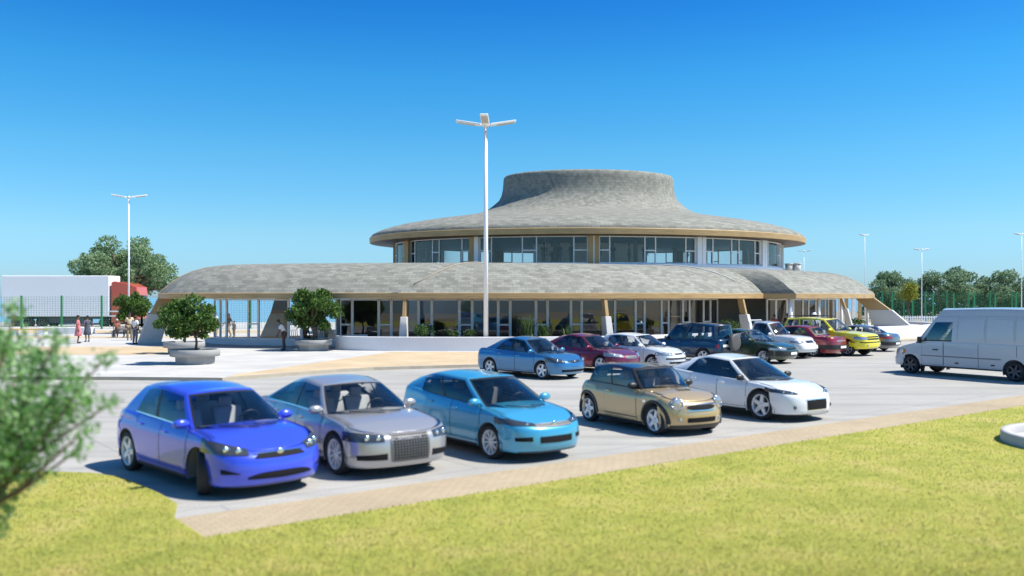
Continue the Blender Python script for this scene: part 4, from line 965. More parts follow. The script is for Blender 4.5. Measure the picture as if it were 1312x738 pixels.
# end boards following the roof profile
def endboard(line, d, name, prof, t=.25, sgn=1):
    mb = MB(); q = line.nrm(d); tg = Vector((q.y, -q.x)) * sgn; rows = []
    for o, z in prof[:9]:
        p = line.P(d, o, z); p2 = line.P(d, min(o + .5, 4.2), max(FZ0, z - .45)); rows.append((p, p2))
    uv = [[(i * .6, 0), (i * .6, .4)] for i in range(len(rows))]
    for k in (0, t):
        of = Vector((tg.x * k, tg.y * k, 0)); mb.grid([[a + of + Vector((0, 0, .02)), b + of] for a, b in rows], 0, False, False, uv)
    of = Vector((tg.x * t, tg.y * t, 0)); up = Vector((0, 0, .02)); mb.grid([[a + up, a + of + up] for a, b in rows], 0, False, False, uv); mb.grid([[b, b + of] for a, b in rows], 0, False, False, uv)
    return bld(mb, name, [M['wood']])
endboard(EL, 0, 'end_board', ROOF, .3, -1); endboard(WL, WL.L, 'end_board', WR, .3, 1)
# timber-edged overlaps of the roof shells
for px, span in ((528, (1, 10)),):
    d = EL.d_of_px(px); mb = MB(); pts = [EL.P(d + .55 * i, o, z + .03) for i, (o, z) in enumerate(ROOF[2:10])]; mb.tube(pts, .035, 6); bld(mb, 'roof_edge_trim', [M['soffit']])
d = EL.d_of_px(958); mb = MB(); pts = [EL.P(d - .5 * i, o, z + .02) for i, (o, z) in enumerate(ROOF[3:10])]; mb.tube(pts, .05, 6); bld(mb, 'roof_edge_trim', [M['concrete']])
# inclined supports: concrete foot, timber bracket
def support(line, d, base=0., name='support', w=.42, ob=(-.78, .0), om=(-.32, .25), ot=(.03, .42), zm=1.9, foot=PZ, tim=.20, lean=0.):
    q = line.nrm(d); tg = Vector((q.y, -q.x)); mb = MB()
    def ring(o0, o1, z, w_): return [Vector((p.x, p.y, z)) for p in (line.at(d) + q * o0 - tg * w_ / 2, line.at(d) + q * o0 + tg * w_ / 2, line.at(d) + q * o1 + tg * w_ / 2, line.at(d) + q * o1 - tg * w_ / 2)]
    mb.hexa(ring(*ob, foot, w) + ring(*om, zm, w * .86)); s_ = bld(mb, name, [M['palecon']], bevel=.03)
    mb = MB(); om2 = (om[0] + .1, om[1] - .05); mb.hexa(ring(*om2, zm + .0, tim) + ring(*ot, FZ0 + .06, tim)); s2 = mb; s2.v = [(p[0], p[1] - 62, p[2]) for p in s2.v]; s2.build('timber_bracket', [M['wood']], s_, bevel=.02)
support(EL, .35, w=.55, ob=(-1.25, .05), om=(-.65, .55), ot=(-.06, 1.3), zm=1.95, tim=.42)
for px in (519, 776, 953): support(EL, EL.d_of_px(px))
support(WL, WL.L - .3, w=.55, ob=(-2.7, -.1), om=(-1.3, .4), ot=(-.06, 1.3), zm=2.05, foot=.8, tim=.42)
support(WL, WL.d_of_px(1079), w=.22, zm=2.2, tim=.12, ob=(-1.0, -.6), om=(-.4, -.05), ot=(-.02, .2))
for k in range(6):
    mb = MB(); q_ = Vector(((1076 + 8.5 * k - CX) / FPX * 70, 70)); mb.box((q_.x, q_.y, 1.5), (.22, .22, 2.72)); bld(mb, 'porch_post', [M['wood'] if k % 2 else M['white']])
for d_, o_ in ((2.2, 9.5),):   # rear supports of the open end
    support(EL, d_, ob=(o_ + 1.6, o_ + .2), om=(o_ + .6, o_ - .4), ot=(o_ + .1, o_ - .9), zm=1.9, w=.6)
mb = MB()   # leaning support inside the open end
def lean_(px0, px1, Y, z, th): return [((px0 - CX) / FPX * Y, Y, z), ((px1 - CX) / FPX * Y, Y, z), ((px1 - CX) / FPX * Y + .1, Y + th, z), ((px0 - CX) / FPX * Y + .1, Y + th, z)]
mb.hexa(lean_(333, 364, 58.5, .4, .6) + lean_(346, 364, 58.5, 1.9, .6)); s_ = bld(mb, 'support', [M['concrete']], bevel=.02)
mb = MB(); mb.hexa(lean_(346.5, 363.5, 58.5, 1.9, .5) + lean_(352, 366, 58.5, FZ0 + .02, .5)); mb.v = [(p[0], p[1] - 62, p[2]) for p in mb.v]; mb.build('timber_bracket', [M['darkwood']], s_)
mb = MB(); q0, q1 = WL.P(WL.L - .5, 2.7, 0), WL.P(WL.L - .5, 11, 0); mb.beam((q0.x, q0.y, 1.65), (q1.x, q1.y, 1.65), .2, 2.4); bld(mb, 'end_wall', [M['inner']])
mb = MB(); q0, q1 = EL.P(EL.L, 0, 0), WL.P(0, 0, 0); mb.beam((q0.x, q0.y, (FZ0 + FZ1) / 2), (q1.x, q1.y, (FZ0 + FZ1) / 2), .08, FZ1 - FZ0 - .006); bld(mb, 'eave_return', [M['wood']])
mb = MB(); q0, q1 = WL.P(0, 9, 0), WL.P(WL.L, 9, 0); mb.beam((q0.x, q0.y, 1.65), (q1.x, q1.y, 1.65), .2, 2.4); bld(mb, 'end_wall', [M['inner']])
# white posts of the wing
for px in (1013, 1049, 1078, 1120):
    mb = MB(); p = WL.P(WL.d_of_px(px, .5), .5, 0); mb.tube([(p.x, p.y, PZ), (p.x, p.y, FZ0 + .03)], .14 if px == 1013 else .10, 14); bld(mb, 'post', [M['white']])
# plinth and glass front of the lower storey
GO = 3.1; ZB = .42; ZT = FZ0 - .02
def front(line, d0, d1, go, pattern, frame_mat, glassmat, zb=ZB, zt=ZT, name='window', trans=.95, dep=.10, fw=.075):
    d = d0; k = 0
    while d < d1 - .5:
        wd, split = pattern[k % len(pattern)]; e = min(d + wd, d1); g = MB(); f = MB()
        a, b = line.P(d, go, 0), line.P(e, go, 0)
        def at_(p, z): return Vector((p.x, p.y, z))
        g.add([at_(a, zb), at_(b, zb), at_(b, zt), at_(a, zt)], [(0, 1, 2, 3)])
        win = bld(g, name, [glassmat])
        for p, s_ in ((a, 1), (b, -1)):
            q = p + (b - a).normalized() * (s_ * fw * .5); f.beam(at_(q, zb), at_(q, zt), fw, dep, 0, (b - a).cross(Vector((0, 0, 1))))
        f.beam(at_(a, zb + .05), at_(b, zb + .05), dep, .1); f.beam(at_(a, zt - .04), at_(b, zt - .04), dep, .08)
        if split:
            f.beam(at_(a, zb + trans), at_(b, zb + trans), dep * .9, .09)
        f.v = [(p[0], p[1] - 62, p[2]) for p in f.v]; f.build('window_frame', [frame_mat], win)
        d = e; k += 1
mb = MB(); sweep(EL, [(GO - .35, PZ - .02), (GO - .35, ZB), (GO + .4, ZB)], mb, n=70); mb.m = [0] * len(mb.m); mb.sm = [False] * len(mb.sm); bld(mb, 'plinth', [M['render']])
PAT = [(.80, True), (1.70, False)]
dA = EL.d_of_px(436, GO)
front(EL, dA, EL.L - .5, GO, PAT, M['white'], M['bglass'])
front(EL, 1.2, dA, GO, [(2.3, False), (.9, True)], M['white'], M['cglass'], fw=.06)
front(WL, .4, WL.L - .2, 2.6, [(.9, True), (1.3, False)], M['white'], M['bglass'])
# interior of the lower storey
mb = MB(); sweep(EL, [(GO + .1, ZB - .01), (14, ZB - .01)], mb, n=60); sweep(WL, [(2.5, ZB - .015), (12, ZB - .015)], mb, n=20); bld(mb, 'lower_floor', [M['innerfloor']])
mb = MB(); mb.lathe([(16.2, .3), (16.2, 4.98)], 60, (6.4, 75.5, 0), 0, True, 1, .8); bld(mb, 'core_wall', [M['inner']])
mb = MB(); a, b = EL.P(dA - .2, GO + .02, 0), EL.P(dA + 1.5, 13.5, 0); mb.beam(Vector((a.x, a.y, 1.65)), Vector((b.x, b.y, 1.65)), .2, 2.4); bld(mb, 'end_wall', [M['inner']])
for px, of, w in ((560, 7., 2.2), (690, 8., 2.6), (830, 7.5, 2.4), (900, 6.5, 1.8)):
    mb = MB(); p = EL.P(EL.d_of_px(px, of), of, 0); mb.box((p.x, p.y, 1.0), (w, .8, 1.15)); mb.box((p.x, p.y, 1.6), (w + .2, .95, .06), 1); bld(mb, 'service_counter', [M['innerdark'], M['soffit']])
# upper drum
DROT = R(8)
DC = (6.4, 75.0); DA, DB = 16.0, 12.0; DZ0, DZ1 = 5.32, 7.28
EXa, EXb = 17.8, 13.35
def el(th, k=1., a=DA, b=DB): return Vector((DC[0] + a * k * math.sin(th), DC[1] - b * k * math.cos(th), 0))
mb = MB(); pr = [(17.76, 7.74), (17.74, 7.86), (17.6, 8.0), (17.2, 8.2), (16.5, 8.45), (15.5, 8.72), (14, 9.0), (12.6, 9.22), (11.2, 9.42), (10.2, 9.58), (9.4, 9.74), (8.75, 9.95), (8.25, 10.22), (7.85, 10.55), (7.45, 10.9), (7.24, 11.3), (7.12, 11.8), (7.07, 12.4), (7.04, 12.75), (6.93, 12.91), (6.75, 12.94), (6.6, 12.9), (6.55, 12.0)]
mb.lathe(pr, 128, (DC[0], DC[1], 0), 0, True, 1.012, .75, .75); bld(mb, 'upper_roof', [M['shingle']])
mb = MB(); mb.lathe([(6.6, 12.3), (.01, 12.4)], 40, (DC[0], DC[1], 0), 0, False, 1, .75); bld(mb, 'tower_lid', [M['concrete']])
mb = MB(); fr = [(17.3, 7.27), (17.82, 7.30), (17.86, 7.32), (17.88, 7.70), (17.84, 7.745), (17.7, 7.76)]
for j in range(len(fr) - 1): mb.lathe(fr[j:j + 2], 128, (DC[0], DC[1], 0), 1 if j == 0 else 0, True, 1.012, .75)
bld(mb, 'upper_eave_board', [M['wood'], M['darkwood']])
mb = MB(); mb.lathe([(17.35, 7.272), (15.0, 7.285), (.02, 7.285)], 96, (DC[0], DC[1], 0), 0, True, 1.012, .75); bld(mb, 'upper_soffit', [M['darkwood']])
mb = MB(); mb.lathe([(16.35, 4.9), (16.35, DZ0 - .1), (16.3, DZ0), (15.7, DZ0)], 96, (DC[0], DC[1], 0), 0, False, 1, .75); bld(mb, 'upper_sill', [M['white']])
mb = MB(); mb.lathe([(15.75, DZ0 - .02), (.02, DZ0 - .02)], 64, (DC[0], DC[1], 0), 0, False, 1, .75); bld(mb, 'upper_floor', [M['innerfloor']])
mb = MB(); mb.lathe([(4.6, DZ0), (4.6, DZ1 + .02)], 40, (DC[0], DC[1], 0), 0, True, 1.012, .75); bld(mb, 'upper_core', [M['white']])
TH = [R(t - 6.5) for t in (-151, -122, -92, -63, -34, -2, 27, 53, 84, 114, 144, 176, 209)]
for i, t in enumerate(TH[:-1]):
    t2 = TH[i + 1]; white = math.degrees(t) > 12 and math.degrees(t) < 130
    for dt, w, m_ in ((-.013, .34, M['white'] if white else M['wood']), (.0005, .16, M['white']), (.014, .30, M['white'] if white or abs(math.degrees(t) + 40) < 2 else M['wood'])):  # narrow white middle piece is added, standing for light between the paired posts
        p = el(t + dt, 1.006); q = (el(t + dt + .01) - el(t + dt - .01)).normalized(); mb = MB(); mb.box((p.x, p.y, (DZ0 + DZ1) / 2), (w, .42 if w > .2 else .30, DZ1 - DZ0 - .004), 0, math.atan2(q.y, q.x)); bld(mb, 'pilaster', [m_], bevel=.01)
    g = MB(); f = MB(); ta, tb = t + .026, t2 - .026; n = 10
    pts = [el(ta + (tb - ta) * k / n) for k in range(n + 1)]; g.grid([[Vector((p.x, p.y, z)) for p in pts] for z in (DZ0, DZ1)], 0, True); win = bld(g, 'upper_window', [M['uglass']])
    cuts = [0, .10, .45, .56, .89, 1.] if i % 2 else [0, .12, .42, .55, .88, 1.]
    up = Vector((0, 0, 1))
    for c in cuts:
        p = el(ta + (tb - ta) * c); q = (el(ta + .01 + (tb - ta) * c) - el(ta - .01 + (tb - ta) * c)).normalized(); f.box((p.x, p.y, (DZ0 + DZ1) / 2), (.08, .12, DZ1 - DZ0 - .006), 0, math.atan2(q.y, q.x))
    for lo, hi, z in ((0, 1, DZ0 + .05), (0, 1, DZ1 - .05), (cuts[0], cuts[1], DZ0 + .95), (cuts[2], cuts[3], DZ0 + .95), (cuts[4], 1, DZ0 + .95)):
        for k in range(5):
            a, b = el(ta + (tb - ta) * (lo + (hi - lo) * k / 5)), el(ta + (tb - ta) * (lo + (hi - lo) * (k + 1) / 5)); f.beam((a.x, a.y, z), (b.x, b.y, z), .11, .075)
    f.v = [(p[0], p[1] - 62, p[2]) for p in drot(f.v)]; f.build('upper_window_frame', [M['white'] if math.degrees(t) > -10 else M['steel']], win)
for k in range(10):
    a = 2 * PI * k / 10 + .2; mb = MB(); p = el(a, .62); mb.tube([(p.x, p.y, DZ0), (p.x, p.y, DZ1)], .16, 12); bld(mb, 'inner_column', [M['soffit']])
DROT = 0.
for px, h in ((1011, .30), (1021, .33)):
    p = Vector(((px - CX) / FPX * 72, 72, 0)); mb = MB(); mb.tube([(p.x, p.y, 4.9), (p.x, p.y, 5.28 + h)], .30, 16); mb.tube([(p.x, p.y, 5.28 + h), (p.x, p.y, 5.36 + h)], .35, 16); bld(mb, 'roof_vent', [M['palecon']])

# ------------------------------------------------------------------ white garden walls with their planting
def wallstrip(name, pts, z0, z1, th, mat, label):
    ln = Line(pts, 80); mb = MB(); rows = [[ln.P(d, o, z) for o, z in ((0, z0), (0, z1 - .02), (.02, z1), (th - .02, z1), (th, z1 - .02), (th, z0))] for d in lin(0, ln.L, 60)]
    for j in range(5): mb.grid([[r[j], r[j + 1]] for r in rows], 0, True)
    for r in (rows[0], rows[-1]): mb.add(r, [tuple(range(6))], 0)
    for i, v in enumerate(mb.v): pass
    o = mb.build(name, [mat]); return tag(o, label, 'wall')
wallstrip('planter_wall', [(-8.3, 50.9), (-9.5, 49.9), (-9.6, 48.8), (-8.4, 47.9), (-5.6, 47.4), (-1, 47.3), (3.5, 48.0), (8, 49.9), (13, 53.8)], PZ - .02, .86, .22, M['render'], 'low white curved planter wall in front of the glass facade')
sheet('planter_soil', [(-8.3, 49.5), (-6, 48.0), (-1, 47.8), (3.5, 48.5), (8, 50.4), (12.6, 54), (11.6, 55), (5, 51.6), (-6, 50.6)], .70, M['soil'])
wallstrip('curved_wall', [(24.6, 60.3), (27.2, 62.0), (29.6, 64.2), (32, 67.6), (33.0, 72), (31.8, 76)], PZ - .02, .98, .25, M['render'], 'white curved garden wall sweeping round the right end of the terminal')
sheet('wall_bed', [(25, 60.9), (27.3, 62.6), (29.4, 64.7), (31.6, 68), (32.5, 72), (31, 76), (26, 68), (24, 62)], .78, M['palecon'])
def shrub(px, Y, z, w, h, n, mat, label, seed, per=1200, leaf=.05, group=None):
    r_ = np.random.default_rng(seed); c = crown(r_, 0, 0, h * .5, w * .75, h * .32, n, h * .22, h * .38)
    plant('shrub', ((px - CX) / FPX * Y, Y, z), c, per, leaf, mat, label, 'shrub', group, (h * .5, .03), seed=seed, crownname='foliage', tn=6)
shrub(546, 48.6, .68, .75, .95, 12, L_yel if False else leafmat('shrub_leaf', [(.03, .08, .015), (.07, .15, .03), (.14, .24, .05)], .3), 'round bright green shrub behind the planter wall', 31)
shrub(577, 48.5, .68, .55, .6, 8, L_hedge, 'low dark hedge plant between the round shrub and the lamp post', 32); shrub(601, 48.6, .68, .6, .65, 8, L_hedge, 'low dark hedge plant just left of the lamp post', 33)
shrub(935, 53.3, .68, .7, 1.0, 10, L_hedge, 'green shrub behind the planter wall above the off-roader', 34); shrub(1100, 62.9, .76, .9, .8, 10, L_hedge, 'dark green shrub in the bed by the right roof support', 35)
shrub(1060, 60.8, .6, .8, .9, 8, L_hedge, 'dark shrub by the wing posts', 36)
def tuft(px, Y, z, h, n, seed, label):
    r_ = np.random.default_rng(seed); mb = MB()
    for k in range(n):
        a = r_.random() * 6.28; l = h * (.6 + .5 * r_.random()); o = .25 + .55 * r_.random(); x0, y0 = r_.normal() * .12, r_.normal() * .1; p = [(x0, y0, 0), (x0 + math.cos(a) * l * o * .35, y0 + math.sin(a) * l * o * .35, l * .6), (x0 + math.cos(a) * l * o * .8, y0 + math.sin(a) * l * o * .8, l * .95)]
        w = .03; q = (-math.sin(a) * w, math.cos(a) * w)
        mb.grid([[(c[0] - q[0] * s_, c[1] - q[1] * s_, c[2]), (c[0] + q[0] * s_, c[1] + q[1] * s_, c[2])] for c, s_ in zip(p, (1, .8, .1))], 0, False)
    o = mb.build('tall_grass', [leafmat('reed_leaf', [(.05, .11, .03), (.12, .2, .06), (.22, .3, .12)], .3)]); o.location = ((px - CX) / FPX * Y, Y, z); tag(o, label, 'plant')
tuft(676, 49.0, .68, 1.35, 90, 3, 'tall spiky grass clump behind the mid blue saloon'); tuft(697, 49.3, .68, .9, 60, 4, 'lower spiky grass clump right of the tall clump'); tuft(727, 49.6, .68, .8, 60, 6, 'spiky grass clump behind the maroon saloon')

# planters with small trees on the plaza
def planter(px, py, rad, h, label, tree, seed):
    p = at(px, py, PZ); root = empty('stone_planter', (p.x, p.y, PZ), 0, label, 'planter', 'round stone planters on the plaza')
    mb = MB(); mb.lathe([(rad * .82, 0), (rad * .84, h * .55)], 8, (0, 0, 0), smooth=False); mb.build('base', [M['potcon']], root)
    mb = MB()
    pr = [(rad * .83, h * .52), (rad * .96, h * .53), (rad, h * .56), (rad, h * .97), (rad * .985, h), (rad * .90, h), (rad * .885, h * .97), (rad * .885, h * .8)]
    mb.lathe(pr, 48, (0, 0, 0)); mb.build('rim', [M['potcon']], root)
    mb = MB(); mb.lathe([(rad * .9, h * .84), (.01, h * .9)], 32, (0, 0, 0)); mb.build('soil', [M['soil']], root)
    if tree:
        W, Ht, n, lab, dx = tree; r_ = np.random.default_rng(seed); H = Ht
        c = crown(r_, dx, 0, H * .56, W * .5, H * .36, n + 6, W * .12, W * .23)
        plant('planter_tree', (p.x + .02, p.y, PZ + h * .85), c, 1500, .085, L_dark, lab, 'tree', 'small trees in the planters', (H * .42, .05), seed=seed, hollow=.3)
planter(250, 466, 1.02, .62, 'round stone planter nearest to the car park', (2.35, 2.55, 22, 'dark green small tree in the planter nearest to the car park', -.18), 51)
planter(236, 453, 1.0, .60, 'round stone planter just behind the nearest one', (1.7, 2.0, 12, 'smaller dark green tree in the planter just behind the nearest one', -.5), 52)
planter(401, 449, 1.0, .58, 'round stone planter beside the stooping man', (2.5, 3.0, 24, 'dark green small tree in the planter beside the stooping man', .02), 53)
planter(170, 427, 1.3, .45, 'round stone planter far back by the green fence', (2.6, 3.1, 18, 'dark rounded small tree far back before the lorry cab', .0), 54)

# lamp posts
def lamp_post(px, Y, H, label, arms=3, r=.075, z=PZ, group='tall white lamp posts', rot=0., hs=1.):
    root = empty('lamp_post', ((px - CX) / FPX * Y, Y, z), rot, label, 'lamp post', group)
    mb = MB(); mb.tube([(0, 0, 0), (0, 0, H)], [r * 1.15, r * .8], 12); mb.tube([(0, 0, 0), (0, 0, .25)], [r * 1.9, r * 1.6], 12); mb.build('pole', [M['white']], root)
    mb = MB(); mb.tube([(0, 0, H - .15), (0, 0, H + .12)], r * 1.25, 12); mb.build('collar', [M['steel']], root)
    for k in range(arms):
        a = (R(8), R(172), R(268))[k] if arms == 3 else (R(15), R(180))[k]
        d = Vector((math.cos(a), math.sin(a), .17)).normalized(); h = MB(); p0 = d * .25 * hs + Vector((0, 0, H - .03)); p1 = d * 1.62 * hs + Vector((0, 0, H - .03))
        h.beam(p0, p1, .42 * hs, .12 * hs); h.beam(Vector((0, 0, H - .03)), p0, .1, .1); o = h.build('lamp_head', [M['white']], root, bevel=.03)
        g = MB(); q0, q1 = p0.lerp(p1, .25) - Vector((0, 0, .075)), p0.lerp(p1, .92) - Vector((0, 0, .075)); g.beam(q0, q1, .32 * hs, .03); g.build('lens', [M['lampglass']], o)
lamp_post(622.5, 47.75, 12.0, 'tall white three-headed lamp post in front of the terminal', r=.115)
lamp_post(165, 84, 12.2, 'white lamp post on the left beside the lorry', 2)
lamp_post(1108, 118, 11.0, 'faint white lamp post behind the right roof end', 2, rot=.4, hs=.55, r=.04); lamp_post(1181, 99, 8.1, 'white lamp post before the trees, right of the yellow tree', 2, hs=.55, r=.042); lamp_post(1309, 92, 9.3, 'white lamp post at the right picture edge', 2, rot=.2, hs=.55, r=.04); lamp_post(1030, 112, 8.6, 'lamp post whose head shows beside the upper eave', 2, rot=-.6, hs=.55, r=.04)

# fences
def fence(name, pts, H, gap, label, z=PZ, wires=True, post=.07, mesh=.2):
    root = empty(name, (pts[0][0], pts[0][1], z), 0, label, 'fence'); o0 = Vector((pts[0][0], pts[0][1]))
    w = MB(); np_ = 0
    for a, b in zip(pts[:-1], pts[1:]):
        a, b = Vector(a) - o0, Vector(b) - o0; L = (b - a).length; n = max(1, round(L / gap))
        for k in range(n + 1):
            q = a.lerp(b, k / n); m = MB(); m.box((q.x, q.y, H / 2 + .02), (post * 2, post * 2, H + .04)); np_ += 1
            if np_ <= 95: m.build('post', [M['green']], root)
        t = .006
        for k in range(int(H / mesh) + 1): z_ = min(H - .05, .06 + k * mesh); w.beam((a.x, a.y, z_), (b.x, b.y, z_), t * 2, t * 2)
        nv = int(L / (mesh * 1.2))
        for k in range(nv): q = a.lerp(b, k / nv); w.beam((q.x, q.y, .04), (q.x, q.y, H - .03), t * 2, t * 2, 0, (0, 1, 0))
    w.build('wire_mesh', [M['wire']], root)
fence('mesh_fence', [(-58, 80), (-33, 80), (-8, 83), (12, 92)], 2.95, 3.35, 'green welded mesh fence along the back of the plaza on the left')
fence('mesh_fence', [(36, 101), (66, 97), (74, 96)], 3.3, 2.1, 'green fence with close posts in front of the right-hand trees')
fence('mesh_fence', [(42, 108), (72, 106)], 3.5, 2.6, 'second green fence showing between the posts of the first, by the trees')
root = empty('white_railing', (35, 86, PZ), 0, 'low white slatted railing beyond the curved garden wall', 'railing'); mb = MB(); ra = MB()
for k in range(110): mb.box((k * .22, -k * .015, .55), (.11, .03, 1.0))
for z in (.15, .92): ra.beam((0, .04, z), (24, -1.6, z), .04, .08)
mb.build('slats', [M['white']], root); ra.build('rails', [M['white']], root)

# round kerbed island at the right edge of the lawn
root = empty('kerbed_island', (11.75, 17.75, 0), 0, 'round pale concrete kerb ring set in the lawn at the right edge', 'planter')
mb = MB(); mb.lathe([(1.85, 0), (1.84, .21), (1.82, .235), (1.70, .235), (1.68, .21), (1.68, .02)], 64, (0, 0, 0)); mb.build('kerb_ring', [M['concrete']], root)
mb = MB(); mb.lathe([(1.7, .06), (.01, .07)], 48, (0, 0, 0)); mb.build('fill', [M['concrete']], root)

# bench on the left plaza
p = at(38, 430, PZ); root = empty('bench', (p.x, p.y, PZ), .06, 'low white bench with a yellow seat board on the left plaza', 'bench')
mb = MB(); mb.box((0, 0, .46), (2.6, .55, .07)); mb.build('seat', [M['yflower']], root, bevel=.015)
for x in (-1.05, 1.05): mb = MB(); mb.box((x, 0, .21), (.30, .5, .42)); mb.build('leg', [M['white']], root, bevel=.02)
for px, Y, lab in ((85, 70, 'long low white seat wall behind the woman in pink'),):
    mb = MB(); mb.box((0, 0, .25), (4.2, .6, .5)); o = mb.build('seat_wall', [M['render']], bevel=.03); o.location = ((px - CX) / FPX * Y, Y, PZ); tag(o, lab, 'wall')

# articulated lorry beyond the fence
lr = empty('articulated_lorry', ((11 - CX) / FPX * 88, 88, 0), 0, 'white box lorry with a red cab passing behind the green fence', 'lorry')
k = 88 / FPX; LB = 136 * k
mb = MB(); mb.box((LB / 2, 0, 3.08), (LB, 2.5, 3.95)); mb.build('trailer_box', [M['trailer']], lr, bevel=.06)
mb = MB(); mb.box((LB / 2, 0, .98), (LB - .4, 1.1, .26)); mb.box((LB * .55, -.9, .72), (4.2, .06, .55)); mb.box((LB * .55, .9, .72), (4.2, .06, .55)); mb.build('chassis', [M['undercarriage']], lr)
cab = MB(); x0 = LB + .18; prof = [(x0, .6), (x0, 4.4), (x0 + .25, 4.52), (x0 + 1.7, 4.32), (x0 + 2.5, 3.95), (x0 + 2.66, 2.2), (x0 + 2.66, .9), (x0 + 2.55, .5), (x0, .5)]
n = len(prof); cab.add([(x, -1.22, z) for x, z in prof] + [(x, 1.22, z) for x, z in prof], [tuple(range(n)), tuple(range(2 * n - 1, n - 1, -1))] + [(i, i + n, (i + 1) % n + n, (i + 1) % n) for i in range(n)]); cb = cab.build('cab', [M['cabred']], lr, bevel=.08)
for sg in (-1, 1):
    mb = MB(); y = sg * 1.232; mb.add([(x0 + 1.2, y, 2.15), (x0 + 2.35, y, 2.15), (x0 + 2.3, y, 3.1), (x0 + 1.3, y, 3.1)], [(0, 1, 2, 3)]); mb.build('side_window', [M['lensdark']], cb)
    for i_, zz in enumerate((1.15, 1.6)): mb = MB(); mb.box((x0 + 1.1, sg * 1.235, zz), (2.6, .03, .12)); mb.build('cab_stripe', [M['white']], cb)
mb = MB(); mb.add([(x0 + 2.645, -1.05, 2.25), (x0 + 2.645, 1.05, 2.25), (x0 + 2.60, 1.0, 3.15), (x0 + 2.60, -1.0, 3.15)], [(0, 1, 2, 3)]); mb.build('windscreen', [M['lensdark']], cb)
mb = MB(); mb.box((x0 + 2.6, 0, .62), (.25, 2.4, .5)); mb.build('bumper', [M['undercarriage']], lr, bevel=.05)
for x in (1.4, 2.65, 3.9, LB - .5, x0 + 1.9):
    for sg in (-1, 1):
        t, r_, d_ = wheel_meshes(.5, .32, 6, 'darkrim'); w = d_.build('wheel', [M['black']], lr); w.location = (x, sg * 1.08, .5); w.rotation_euler = (0, 0, 0 if sg > 0 else PI); t.build('tyre', [M['tyre']], w); r_.build('rim', [M['darkrim']], w)
